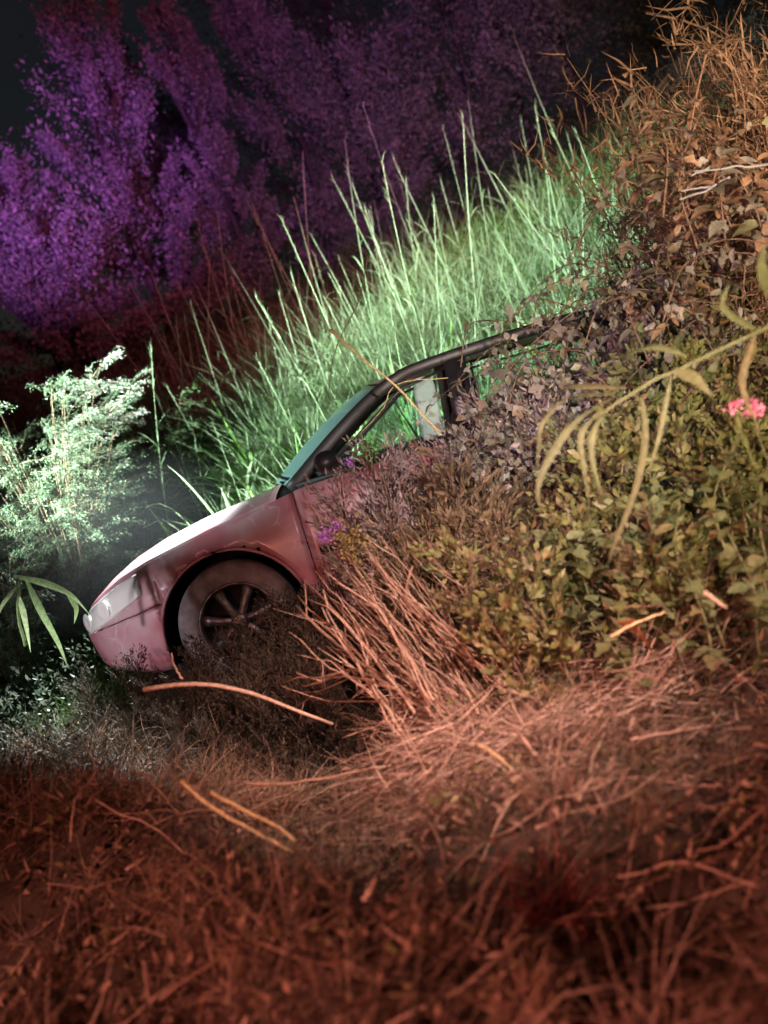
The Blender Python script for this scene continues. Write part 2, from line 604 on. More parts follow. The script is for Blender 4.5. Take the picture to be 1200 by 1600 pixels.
def plan(t):
    """t in [0,1] nose, (1..2) middle, [2,3] tail -> x, half width"""
    if t < 1:
        a = (1 - t) * math.pi / 2          # a=pi/2 at the nose tip
        return .10 + .91 * math.sin(a) ** .92, .85 * max(math.cos(a), 0) ** .62
    if t <= 2:
        return .10 - (t - 1) * 2.9, .85
    a = (t - 2) * math.pi / 2
    return -2.80 - .80 * math.sin(a), .85 * max(math.cos(a), 0) ** .45


def S(t, s, side=1, off=0.0):
    """the body surface; s 0..1 sill to shoulder, 1..2 shoulder to centre line"""
    x, wd = plan(t)
    zs = float(np.interp(x, ZS[:, 0], ZS[:, 1]))
    zc = float(np.interp(x, ZC[:, 0], ZC[:, 1]))
    zb = .20 + .10 * max(0, (x - .55) / .4) if x > .55 else .20
    if s <= 1:
        zf = np.interp(s, SP[:, 0], SP[:, 1])
        yf = np.interp(s, SP[:, 0], SP[:, 2])
        xx = x - .05 * (1 - zf) * (x > .5) * (x - .5) / .45 - .10 * max(0, zf - .62) * max(0, (x - .45)) * 2
        return np.array([xx, side * (wd * yf + off), zb + (zs - zb) * zf])
    q = s - 1
    xx = x - .10 * .38 * max(0, (x - .45)) * 2 * (1 - q * .3)
    return np.array([xx, side * wd * .915 * (1 - q), zs + (zc - zs) * math.sin(q * math.pi / 2) ** .75 + off])


def t_of_x(x):
    if x > .1:
        v = ((x - .10) / .91) ** (1 / .92)
        return 1 - math.asin(min(1, v)) / (math.pi / 2)
    if x >= -2.8:
        return 1 + (.1 - x) / 2.9
    return 2 + math.asin(min(1, (-2.8 - x) / .8)) / (math.pi / 2)


def panel(name, mat, t0, t1, s0, s1, side=1, nt_=30, ns_=14, parent=car, gap=.003, arch=True, off=0.0, depth=.025, s0f=None, s1f=None, label=None):
    """a sheet of the body between two seams with its edges turned inwards"""
    T = np.linspace(t0, t1, nt_)
    V = []
    for t in T:
        a_ = s0f(t) if s0f else s0
        b_ = s1f(t) if s1f else s1
        for s_ in np.linspace(a_, b_, ns_):
            V.append(S(t, s_, side, off))
    V = np.array(V)
    n = len(V)
    idx = np.arange(n).reshape(nt_, ns_)
    keep = np.ones(n, bool)
    if arch and s0 < 1:
        for cxx in (0.0, -2.62):
            rx, rz = V[:, 0] - cxx, V[:, 2] - .34
            r = np.hypot(rx, rz)
            Ra = .425
            near = (r > Ra - .028) & (r < Ra + .024)
            V[near, 0] = cxx + rx[near] / r[near] * Ra
            V[near, 2] = .34 + rz[near] / r[near] * Ra
            keep &= ~((r <= Ra - .028) & (np.abs(V[:, 1]) > .4))
    Fc = []
    for i_ in range(nt_ - 1):
        for j_ in range(ns_ - 1):
            q = (idx[i_, j_], idx[i_ + 1, j_], idx[i_ + 1, j_ + 1], idx[i_, j_ + 1])
            if all(keep[k] for k in q):
                Fc.append(q if side < 0 else q[::-1])
    # flange
    c = np.array([V[:, 0].mean(), 0, .6])
    edge = {}
    for f in Fc:
        for k in range(4):
            e = (f[k], f[(k + 1) % 4])
            if (e[1], e[0]) in edge:
                del edge[(e[1], e[0])]
            else:
                edge[e] = 1
    inn = {}
    V = list(V)
    for e in edge:
        for v in e:
            if v not in inn:
                p = np.array(V[v])
                d = np.array([0, -side * 1.0, 0]) if s1 <= 1.01 else np.array([0, 0, -1.0])
                if abs(p[0] - .9) < .25 and s1 <= 1.01:
                    d = np.array([-.8, -side * .6, 0])
                inn[v] = len(V)
                V.append(p + d * depth)
    for e in edge:
        Fc.append((e[1], e[0], inn[e[0]], inn[e[1]]))
    o = mk(name, V, Fc, mat, parent)
    if label:
        o['label'] = label
    return o


tx = t_of_x
for sd in (1, -1):
    panel('front_bumper_side' if 0 else 'front_bumper', M_paint, .0 if sd > 0 else .0, tx(.37), 0, .60, sd, 40, 18)
    panel('fender', M_paint, tx(.80), tx(-.50), .61, 1.0, sd, 60, 18, s0f=lambda t: (.61 if plan(t)[0] > .362 else 0.02))
    panel('front_door', M_paint, tx(-.507), tx(-1.60), .02, 1.0, sd, 26, 16)
    panel('rear_door', M_paint, tx(-1.607), tx(-2.50), .02, 1.0, sd, 40, 22)
    panel('rear_quarter', M_paint, tx(-2.507), 2.96, .0, 1.0, sd, 46, 22)
    panel('grille_panel' if sd > 0 else 'grille_panel', M_black, .0, tx(.86), .62, .97, sd, 12, 8, off=-.004)
# hood, cowl, trunk lid: both halves in one sheet
def deck(name, mat, t0, t1, nt_=30, ns_=24, off=0.0, s_edge=1.02, shrink=0):
    T = np.linspace(t0, t1, nt_)
    V = []
    for t in T:
        row = []
        for k in np.linspace(-1, 1, ns_):
            s_ = 2 - abs(k) * (2 - s_edge)
            row.append(S(t, s_, 1 if k > 0 else -1, off))
        V += row
    top = np.array(V)
    bot = top - [0, 0, .02]
    idx = np.arange(len(top)).reshape(nt_, ns_)
    n = len(top)
    Fc = []
    for i_ in range(nt_ - 1):
        for j_ in range(ns_ - 1):
            Fc.append((idx[i_, j_], idx[i_ + 1, j_], idx[i_ + 1, j_ + 1], idx[i_, j_ + 1]))
    for line in (idx[0], idx[-1], idx[:, 0], idx[:, -1]):
        for a_, b_ in zip(line[:-1], line[1:]):
            Fc.append((a_, b_, b_ + n, a_ + n))
    return mk(name, np.vstack([top, bot]), Fc, mat, car)


deck('hood', M_paint, tx(.885), tx(-.40), 44, 28)
deck('cowl', M_black, tx(-.41), tx(-.56), 5, 20, -.012)
deck('trunk_lid', M_paint, tx(-3.02), 2.80, 16, 20)
# headlight: a lens bowl wrapping the corner, with two reflectors behind it
for sd in (1, -1):
    t0, t1 = .10, tx(.47)
    hl0 = lambda t: .60 + .15 * max(0, (t - t0) / (t1 - t0)) ** 2
    hl1 = lambda t: .985 - .02 * (t - t0) / (t1 - t0)
    hl = panel('headlight', M_lens, t0, t1, .60, .985, sd, 20, 10, off=.007, arch=False, depth=.03, s0f=hl0, s1f=hl1)
    for k in (.3, .62):
        t = t0 + (t1 - t0) * k
        p = S(t, .80, sd, .012)
        m = MB()
        n_ = p - np.array([.2, 0, p[2]])
        n_ /= np.linalg.norm(n_)
        ring = []
        for rr, dd in ((.058, 0.004), (.050, .010), (.03, .006)):
            u_ = np.cross(n_, [0, 0, 1]); u_ /= np.linalg.norm(u_)
            v_ = np.cross(n_, u_)
            ring.append([p + n_ * dd + (u_ * math.cos(q) + v_ * math.sin(q)) * rr for q in np.linspace(0, 2 * math.pi, 16, endpoint=False)])
        Vv = np.concatenate(ring)
        Fc = [(r_ * 16 + q, r_ * 16 + (q + 1) % 16, (r_ + 1) * 16 + (q + 1) % 16, (r_ + 1) * 16 + q) for r_ in range(2) for q in range(16)]
        Fc.append(tuple(32 + q for q in range(16)))
        m.add(Vv, Fc)
        m.build('reflector', M_reflector, hl)
    tl = panel('tail_light', pmat('red_lens', (.35, .02, .02), .15, 0, 1), tx(-3.3), 2.85, .66, .98, sd, 10, 8, off=.006, arch=False)
    # side rubbing strip, arch lip and door handles
    panel('side_moulding', M_black, tx(-.56), tx(-2.2), .50, .565, sd, 20, 3, off=.012, arch=False, depth=.012)
    for cxx in (0.0, -2.62):
        pts = []
        for an in np.linspace(-.05, math.pi + .05, 30):
            x_, z_ = cxx + 1.0 * .428 * math.cos(an), .34 + 1.0 * .428 * math.sin(an)
            zs_ = .20 + (z_ - .20) / (.9 - .2)
            yf = np.interp(np.interp(z_, [.2, .9], [0, 1]), SP[:, 1], SP[:, 2])
            pts.append((x_, sd * (plan(tx(x_))[1] * yf + .004), z_))
        Vv, Fc = tube(pts, .011, 6)
        mk('arch_lip', Vv, Fc, M_paint, car)
        # wheel well
        Vv, Fc = [], []
        for an in np.linspace(-.3, math.pi + .3, 24):
            for yy in (.82, .5):
                Vv.append((cxx + .423 * math.cos(an), sd * yy, .34 + .423 * math.sin(an)))
        for k in range(23):
            Fc.append((2 * k, 2 * k + 1, 2 * k + 3, 2 * k + 2))
        c0 = len(Vv)
        Vv.append((cxx, sd * .5, .34))
        for k in range(23):
            Fc.append((2 * k + 1, 2 * k + 3, c0))
        mk('wheel_well', Vv, Fc, M_black, car)
    for xx in (-1.42, -2.36):
        p0 = S(tx(xx), .86, sd, .0)
        Vv, Fc = tube(smooth_line([p0 + [.0, 0, 0], p0 + [-.03, sd * .03, .005], p0 + [-.13, sd * .03, .005], p0 + [-.16, 0, 0]], 10), .011, 6)
        mk('door_handle', Vv, Fc, M_black, car)
    # mirror
    Vv, Fc = [], []
    for i_, ph in enumerate(np.linspace(-1.5, 1.5, 8)):
        for th in np.linspace(0, 2 * math.pi, 14, endpoint=False):
            Vv.append((-.74 + .07 * math.sin(ph) ** 1, sd * (.90 + .10 * math.cos(ph) * math.cos(th)), 1.06 + .065 * math.cos(ph) * math.sin(th)))
    for i_ in range(7):
        for k in range(14):
            Fc.append((i_ * 14 + k, i_ * 14 + (k + 1) % 14, (i_ + 1) * 14 + (k + 1) % 14, (i_ + 1) * 14 + k))
    mir = mk('mirror', Vv, Fc, M_black, car)
    Vv, Fc = tube([(-.72, sd * .72, .99), (-.73, sd * .82, 1.03)], .02, 6)
    mk('mirror_arm', Vv, Fc, M_black, mir)

# inner floor pan
m = MB()
m.add([(x_, y_, z_) for x_ in (.42, -.42) for y_ in (-.48, .48) for z_ in (.24, .60)], [(0, 1, 3, 2), (4, 6, 7, 5), (0, 4, 5, 1), (2, 3, 7, 6), (1, 5, 7, 3), (0, 2, 6, 4)])
m.add([(x_, y_, z_) for x_ in (-.46, -2.15) for y_ in (-.76, .76) for z_ in (.22, .34)], [(0, 1, 3, 2), (4, 6, 7, 5), (0, 4, 5, 1), (2, 3, 7, 6), (1, 5, 7, 3), (0, 2, 6, 4)])
m.add([(x_, y_, z_) for x_ in (-2.2, -3.4) for y_ in (-.48, .48) for z_ in (.24, .70)], [(0, 1, 3, 2), (4, 6, 7, 5), (0, 4, 5, 1), (2, 3, 7, 6), (1, 5, 7, 3), (0, 2, 6, 4)])
m.build('floor_pan', M_black, car, False)

# greenhouse
A0, A1 = np.array([-.53, .715, .985]), np.array([-1.18, .585, 1.365])
B0, B1 = np.array([-1.53, .745, .985]), np.array([-1.58, .595, 1.405])
C0, C1 = np.array([-2.78, .700, 1.02]), np.array([-2.42, .575, 1.385])


def flip(p, sd):
    return np.array([p[0], p[1] * sd, p[2]])


def bar(name, pts, wx, wy, mat, parent=car):
    """a flat-sided bar through pts: wx across the side, wy thick"""
    pts = np.asarray(pts, float)
    n = len(pts)
    t = np.gradient(pts, axis=0)
    t /= np.linalg.norm(t, axis=1)[:, None]
    V = []
    for i_ in range(n):
        yv = np.array([0, 1, 0.])
        a_ = np.cross(t[i_], yv)
        a_ /= np.linalg.norm(a_)
        b_ = np.cross(t[i_], a_)
        w_ = wx[i_] if hasattr(wx, '__len__') else wx
        for (p, q) in ((1, .6), (.6, 1), (-.6, 1), (-1, .6), (-1, -.6), (-.6, -1), (.6, -1), (1, -.6)):
            V.append(pts[i_] + a_ * w_ / 2 * p + b_ * wy / 2 * q)
    Fc = []
    for i_ in range(n - 1):
        for k in range(8):
            Fc.append((i_ * 8 + k, i_ * 8 + (k + 1) % 8, (i_ + 1) * 8 + (k + 1) % 8, (i_ + 1) * 8 + k))
    Fc.append(tuple(range(8))[::-1])
    Fc.append(tuple((n - 1) * 8 + k for k in range(8)))
    return mk(name, V, Fc, mat, parent)


for sd in (1, -1):
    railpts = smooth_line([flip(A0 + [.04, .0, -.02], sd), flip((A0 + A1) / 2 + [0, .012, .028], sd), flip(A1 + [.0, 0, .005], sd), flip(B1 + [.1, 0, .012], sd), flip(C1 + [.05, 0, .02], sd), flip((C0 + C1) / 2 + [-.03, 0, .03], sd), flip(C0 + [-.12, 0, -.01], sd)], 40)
    bar('roof_rail', railpts, np.interp(np.linspace(0, 1, 40), [0, .2, .45, .7, .8, 1], [.085, .075, .062, .07, .12, .22]), .05, M_black)  # rail and door pillar black: their shade is put into the colour
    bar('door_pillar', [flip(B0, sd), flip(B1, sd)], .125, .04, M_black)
    # window frames and glass
    fr = [A0 + [-.13, 0, .018], A0 + [-.40, -.03, .155], A1 + [-.06, 0, -.04], B1 + [.09, 0, -.05], B0 + [.085, 0, .015]]
    rr = [B0 + [-.085, 0, .015], B1 + [-.085, 0, -.05], C1 + [.05, 0, -.045], (C0 + C1) / 2 + [.1, 0, -.02], C0 + [.20, 0, .0]]
    for nm, q in (('front_side_window', fr), ('rear_side_window', rr)):
        q = [flip(p, sd) for p in q]
        Vv = q + [p - np.array([0, sd * .004, 0]) for p in q]
        k = len(q)
        Fc = [tuple(range(k)), tuple(range(2 * k - 1, k - 1, -1))] + [(i_, i_ + k, (i_ + 1) % k + k, (i_ + 1) % k) for i_ in range(k)]
        win = mk(nm, Vv, Fc, M_glass, car, False)
        Vv, Fc = tube(q + [q[0]], .011, 5)
        mk('window_seal', Vv, Fc, M_black, win)
    # belt strip
    bar('belt_trim', [flip(p, sd) for p in (A0 + [.0, .035, -.004], B0 + [0, .03, -.002], C0 + [.1, .06, -.02])], .03, .03, M_black)
# roof
V, Fc = [], []
NU, NV = 24, 20
for i_ in range(NU):
    x_ = -1.16 - 1.29 * i_ / (NU - 1)
    for j_ in range(NV):
        k = -1 + 2 * j_ / (NV - 1)
        hw = float(np.interp(-x_, [1.16, 1.7, 2.45], [.575, .585, .565]))
        ze = float(np.interp(-x_, [1.16, 1.55, 2.0, 2.45], [1.378, 1.425, 1.43, 1.395]))
        V.append((x_ + .10 * (1 - k * k) * (1 - i_ / 12 if i_ < 12 else -(i_ - 12) / 11), k * hw, ze + .045 * (1 - abs(k) ** 2.4)))
for i_ in range(NU - 1):
    for j_ in range(NV - 1):
        a_ = i_ * NV + j_
        Fc.append((a_, a_ + NV, a_ + NV + 1, a_ + 1))
n = len(V)
V2 = [(a_, b_, c_ - .03) for a_, b_, c_ in V]
Fc2 = [tuple(q + n for q in f[::-1]) for f in Fc]
mk('roof', V + V2, Fc + Fc2, M_paint, car)


def screen(name, b0, b1, bulge, mat):
    """b0 bottom corner, b1 top corner (left side); bulge pushes the middle outward"""
    V, Fc = [], []
    for i_ in range(13):
        f = i_ / 12
        e = b0 * (1 - f) + b1 * f
        for j_ in range(17):
            k = -1 + j_ / 8
            V.append((e[0] + bulge * (1 - k * k), e[1] * k, e[2] + .035 * (1 - k * k) + .035 * math.sin(f * math.pi)))
    for i_ in range(12):
        for j_ in range(16):
            a_ = i_ * 17 + j_
            Fc.append((a_, a_ + 1, a_ + 18, a_ + 17))
    o = mk(name, V, Fc, mat, car)
    md = o.modifiers.new('thick', 'SOLIDIFY')
    md.thickness = .005
    return o


screen('windshield', A0 + [.045, -.02, .01], A1 + [.02, -.02, .015], .13, M_wind)
screen('rear_window', C0 + [-.2, -.02, .02], C1 + [-.02, -.02, .01], -.12, M_wind)
Vv, Fc = tube([A0 + [.06, -.1, .045], A0 + [.16, -.62, .075]], .008, 5)
mk('wiper', Vv, Fc, M_black, car)
Vv, Fc = tube([(-.36, .02, 1.03), (-.44, .58, 1.015)], .009, 5)
mk('wiper', Vv, Fc, M_black, car)


# wheels
def lathe(prof, n=48, flipy=1):
    V, Fc = [], []
    for (r, y_) in prof:
        for k in range(n):
            an = 2 * math.pi * k / n
            V.append((r * math.cos(an), y_ * flipy, r * math.sin(an)))
    for i_ in range(len(prof) - 1):
        for k in range(n):
            Fc.append((i_ * n + k, i_ * n + (k + 1) % n, (i_ + 1) * n + (k + 1) % n, (i_ + 1) * n + k))
    return V, Fc


for cxx in (0.0, -2.62):
    for sd in (1, -1):
        wh = empty('wheel', (cxx, sd * .71, .352))
        wh.parent = car
        wh.scale = (1.07, 1, 1.07)
        if cxx == 0:
            wh.rotation_euler = (0, 0, R(3))
        V, Fc = lathe([(.205, .085), (.215, .098), (.235, .105), (.262, .106), (.288, .100), (.305, .088), (.318, .07), (.325, .045), (.327, 0), (.325, -.05), (.315, -.08), (.29, -.1), (.205, -.09)], 56, sd)
        mk('tyre', V, Fc, M_rubber, wh)
        V, Fc = lathe([(.208, .09), (.214, .096), (.204, .100), (.196, .088), (.190, .06)], 48, sd)
        mk('rim', V, Fc, M_rim, wh)
        V, Fc = lathe([(.190, .058), (.18, .0), (.15, -.03), (.0, -.03)], 32, sd)
        mk('hub_backing', V, Fc, M_black, wh)  # plain black dish behind the spokes
        m = MB()
        for k in range(48):
            pass
        for k in range(7):
            an = 2 * math.pi * k / 7 + .3
            V, Fc = [], []
            for (r, hw, y_) in ((.045, .020, .072), (.10, .022, .078), (.15, .026, .072), (.196, .032, .05)):
                for (aa, yy) in ((-hw, y_ - .012), (-hw * .7, y_), (hw * .7, y_), (hw, y_ - .012)):
                    V.append((r * math.cos(an) - aa * math.sin(an), yy * sd, r * math.sin(an) + aa * math.cos(an)))
            for i_ in range(3):
                for q in range(3):
                    a_ = i_ * 4 + q
                    Fc.append((a_, a_ + 1, a_ + 5, a_ + 4))
            mk('spoke', V, Fc, M_rim, wh)
        V, Fc = lathe([(.0, .088), (.03, .087), (.045, .08), (.05, .06)], 20, sd)
        mk('hub_cap', V, Fc, M_rim, wh)

# cabin
def cushion(name, c, size, mat, tilt=0, parent=car):
    V, Fc = [], []
    nn = 10
    for i_ in range(nn):
        ph = -math.pi / 2 + math.pi * i_ / (nn - 1)
        for k in range(16):
            th = 2 * math.pi * k / 16
            e = lambda v, p=.45: math.copysign(abs(v) ** p, v)
            x_ = size[0] / 2 * e(math.cos(ph)) * e(math.cos(th))
            y_ = size[1] / 2 * e(math.cos(ph)) * e(math.sin(th))
            z_ = size[2] / 2 * e(math.sin(ph))
            V.append((c[0] + x_ * math.cos(tilt) - z_ * math.sin(tilt), c[1] + y_, c[2] + z_ * math.cos(tilt) + x_ * math.sin(tilt)))
    for i_ in range(nn - 1):
        for k in range(16):
            Fc.append((i_ * 16 + k, i_ * 16 + (k + 1) % 16, (i_ + 1) * 16 + (k + 1) % 16, (i_ + 1) * 16 + k))
    return mk(name, V, Fc, mat, parent)


for sd in (1, -1):
    st = empty('front_seat', (0, 0, 0))
    st.parent = car
    cushion('seat_cushion', (-1.15, sd * .36, .52), (.5, .48, .16), M_cloth, 0, st)
    cushion('backrest', (-1.50, sd * .36, .82), (.14, .46, .62), M_cloth, .28, st)
    cushion('headrest', (-1.63, sd * .36, 1.20), (.10, .24, .17), M_cloth, .2, st)
cushion('rear_bench', (-2.25, 0, .5), (.5, 1.3, .2), M_cloth)
cushion('rear_backrest', (-2.60, 0, .78), (.14, 1.3, .58), M_cloth, .35)
cushion('dashboard', (-.72, 0, .86), (.42, 1.36, .24), M_black)
Vv, Fc = tube([(-1.0 + .10 * math.sin(a_) * .5, .36 + .18 * math.cos(a_), .93 + .17 * math.sin(a_)) for a_ in np.linspace(0, 2 * math.pi, 25)], .014, 6)
sw = mk('steering_wheel', Vv, Fc, M_black, car)
cushion('airbag', (-1.36, .50, 1.16), (.13, .10, .40), M_airbag, .12).data.name = 'airbag'

# ------------------------------------------------------------------ ground cover nobody could count
def scatter_grass(name, n, xr, yr, hr, wr, mat, label, dens=None, tilt=(.05, .5), bend=(.3, 1.4), seg=3, cat='grass', sink=.02, reject=None):
    x = RNG.uniform(*xr, n)
    y = RNG.uniform(*yr, n)
    if dens is not None:
        k = RNG.uniform(0, 1, n) < dens(x, y)
        x, y = x[k], y[k]
    n = len(x)
    b = np.stack([x, y, H(x, y) - sink], 1)
    L = RNG.uniform(*hr, n)
    V, Fq = blades(b, L, RNG.uniform(0, 6.28, n), RNG.uniform(*tilt, n), RNG.uniform(*wr, n), RNG.uniform(*bend, n), seg)
    return tag(mk(name, V, Fq, mat), label, cat, kind='stuff')


def carfree(x, y):
    """1 outside the car's footprint"""
    return 1 - ((x > -2.15) & (x < 2.75) & (y > 6.25) & (y < 8.3))


def clump(x, y, k=2.2, seed=0):
    return .5 + .5 * np.sin(k * x * 1.7 + 1.3 * np.sin(k * y + seed) + seed) * np.sin(k * y * 1.3 + 1.1 * np.sin(k * x * .8 + seed))


scatter_grass('grass', 120000, (-1.3, 4.2), (8.35, 13.2), (.3, 1.0), (.006, .014), M_grass,
              'tall lush green grass on the bank rising behind the car', lambda x, y: (clump(x, y) * .7 + .3) * sst(x, -1.5, -.2) * (1 - .35 * sst(y, 9, 13)))
scatter_grass('grass', 16000, (-.9, 3.2), (8.9, 12.2), (.7, 1.5), (.005, .011), M_reed,
              'long pale drooping grass between the reeds', lambda x, y: clump(x, y, 3, 2) * .8 + .2, (.02, .3), (.2, 2.2), 4)
scatter_grass('grass', 34000, (-1.2, 3.2), (8.45, 12.0), (.35, 1.0), (.010, .026), M_grass,
              'broad drooping green blades low on the bank behind the car', lambda x, y: clump(x, y, 3.4, 5) * .8 + .2, (.05, .8), (.9, 2.8), 5)
scatter_grass('grass', 12000, (-2.3, -.7), (7.95, 9.6), (.25, .7), (.006, .014), M_grass,
              'thin grey green grass between the bush and the hood', None, (.05, .6), (.5, 2.2), 4)
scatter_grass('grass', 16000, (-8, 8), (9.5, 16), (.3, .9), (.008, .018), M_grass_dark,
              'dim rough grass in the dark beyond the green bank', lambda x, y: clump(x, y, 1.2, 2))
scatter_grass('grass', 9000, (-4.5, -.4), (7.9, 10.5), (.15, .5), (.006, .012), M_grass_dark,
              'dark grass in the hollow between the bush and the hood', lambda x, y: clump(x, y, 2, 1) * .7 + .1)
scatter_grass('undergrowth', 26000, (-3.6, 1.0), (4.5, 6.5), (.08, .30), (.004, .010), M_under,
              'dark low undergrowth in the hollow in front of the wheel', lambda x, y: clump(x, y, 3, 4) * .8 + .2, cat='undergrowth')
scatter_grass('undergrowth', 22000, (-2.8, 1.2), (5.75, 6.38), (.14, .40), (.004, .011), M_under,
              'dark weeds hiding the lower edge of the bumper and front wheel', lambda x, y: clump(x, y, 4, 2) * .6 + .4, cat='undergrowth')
scatter_grass('undergrowth', 16000, (-4.5, -1.9), (5.6, 8.6), (.12, .42), (.005, .012), M_grass,
              'green grass at the foot of the bushes left of the car', lambda x, y: clump(x, y, 3, 1) * .7 + .3, cat='undergrowth')


def litter(name, n, xr, yr, lr, wr, mat, label, dens=None, spread=.35, lift=.09, main=None, mainw=.9):
    x = RNG.uniform(*xr, n)
    y = RNG.uniform(*yr, n)
    if dens is not None:
        k = RNG.uniform(0, 1, n) < dens(x, y)
        x, y = x[k], y[k]
    n = len(x)
    hp = .5 + .5 * np.sin(3.1 * x + 2 * np.sin(2.7 * y)) * np.sin(3.3 * y + 1.7 * np.sin(2.2 * x))
    z = H(x, y) + RNG.uniform(0, 1, n) ** 1.5 * lift * (.35 + 1.3 * hp)
    az = RNG.uniform(0, 2 * math.pi, n)
    if main is not None:
        pick = RNG.uniform(0, 1, n) < .62
        m_ = main(x, y) if callable(main) else main
        az = np.where(pick, m_ + RNG.normal(0, mainw * .35, n) + (RNG.uniform(0, 1, n) < .5) * math.pi, az)
    L = RNG.uniform(0, 1, n) ** 1.6 * (lr[1] - lr[0]) + lr[0]
    V, Fq = blades(np.stack([x, y, z], 1), L, az, math.pi / 2 + RNG.normal(-.12, spread, n), RNG.uniform(*wr, n), RNG.normal(.1, .35, n), 2)
    return tag(mk(name, V, Fq, mat), label, 'dry grass', kind='stuff')


scatter_grass('undergrowth', 22000, (-3.6, -.7), (3.9, 6.0), (.10, .32), (.003, .008), M_brown,
              'brown red growth on the left shoulder of the bank below the bumper', lambda x, y: clump(x, y, 3, 7) * .8 + .2, (.1, .9), (.2, 1.6), cat='undergrowth')
swirl = lambda x, y: .35 + .8 * np.sin(x * 1.1 + y * .9) + .5 * np.sin(2.3 * y - x)
litter('dry_grass', 105000, (-2.9, 2.6), (1.7, 4.9), (.05, .34), (.0018, .0045), M_straw, 'matted dry reddish grass on the near bank',
       lambda x, y: (.05 + .95 * clump(x, y, 2.6, 3) ** 1.9) * (1 - .75 * sst(y, 3.9, 4.8)) , .35, .13, swirl)
litter('dry_grass', 12000, (-2.6, 2.4), (1.7, 4.2), (.02, .09), (.006, .020), M_straw, 'crushed dry leaf scraps in the matted grass', None, .5, .12)
litter('dry_grass', 12000, (-.35, .95), (3.3, 4.35), (.08, .40), (.0025, .006), M_heap, 'pale straw heap at the foot of the cut stalks',
       lambda x, y: np.exp(-((x - .25) ** 2 / .22 + (y - 3.85 - .15 * x) ** 2 / .07)), .32, .16, .25, .8)
litter('dry_grass', 6000, (-.5, .5), (3.9, 4.9), (.06, .28), (.0015, .004), M_stalk, 'fine tangled straw between the leaning stalks',
       lambda x, y: np.exp(-((x - .0 - .2 * (4.4 - y)) ** 2 / .06 + (y - 4.3) ** 2 / .09)), .6, .42, 2.1, .8)
litter('dry_grass', 9000, (.95, 2.4), (2.9, 4.1), (.08, .36), (.002, .005), M_straw, 'dry grass mound at the right of the bank',
       lambda x, y: np.exp(-((x - 1.5) ** 2 / .4 + (y - 3.5) ** 2 / .12)), .3, .22, .5, .8)


def small_leaves(name, n, xr, yr, sz, mat, label, dens=None, lift=.25, cat='undergrowth'):
    x = RNG.uniform(*xr, n)
    y = RNG.uniform(*yr, n)
    if dens is not None:
        k = RNG.uniform(0, 1, n) < dens(x, y)
        x, y = x[k], y[k]
    n = len(x)
    p = np.stack([x, y, H(x, y) + RNG.uniform(0, lift, n)], 1)
    V, Fq = leaflets(p, RNG.uniform(*sz, n), np.array([0, -.3, .6]))
    return tag(mk(name, V, Fq, mat), label, cat, kind='stuff')


small_leaves('ground_leaves', 3800, (-2.6, 2.4), (2.0, 4.6), (.02, .05), M_brown, 'small brown leaves caught in the dry grass', lambda x, y: clump(x, y, 2.2, 6), .12)
small_leaves('ground_leaves', 2000, (-1.6, 1.0), (2.2, 4.8), (.02, .05), M_olive, 'small olive weeds sprouting through the dry grass', lambda x, y: clump(x, y, 3, 8) ** 2, .12)
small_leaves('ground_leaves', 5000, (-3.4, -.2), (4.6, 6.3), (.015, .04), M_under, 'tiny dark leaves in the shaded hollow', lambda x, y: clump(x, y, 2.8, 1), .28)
small_leaves('ground_leaves', 1500, (-2.8, -1.6), (4.6, 6.2), (.012, .028), M_deadleaf, 'pale specks of small leaves left of the hollow', lambda x, y: clump(x, y, 3, 5), .2)
small_leaves('ground_leaves', 5000, (-3.4, -1.95), (5.4, 7.4), (.02, .05), M_bushleaf, 'grey green leaves low at the left edge before the bushes', lambda x, y: clump(x, y, 3, 5), .5)
small_leaves('ground_leaves', 7000, (-.6, 3.2), (8.5, 10.5), (.03, .07), M_fresh, 'bright green leafy growth at the foot of the grass bank', lambda x, y: clump(x, y, 3, 5), .45)
small_leaves('ground_leaves', 5000, (.3, 3.0), (4.4, 6.2), (.03, .06), M_olive, 'olive leaves low in the thicket', lambda x, y: clump(x, y, 2.2, 7), .7)


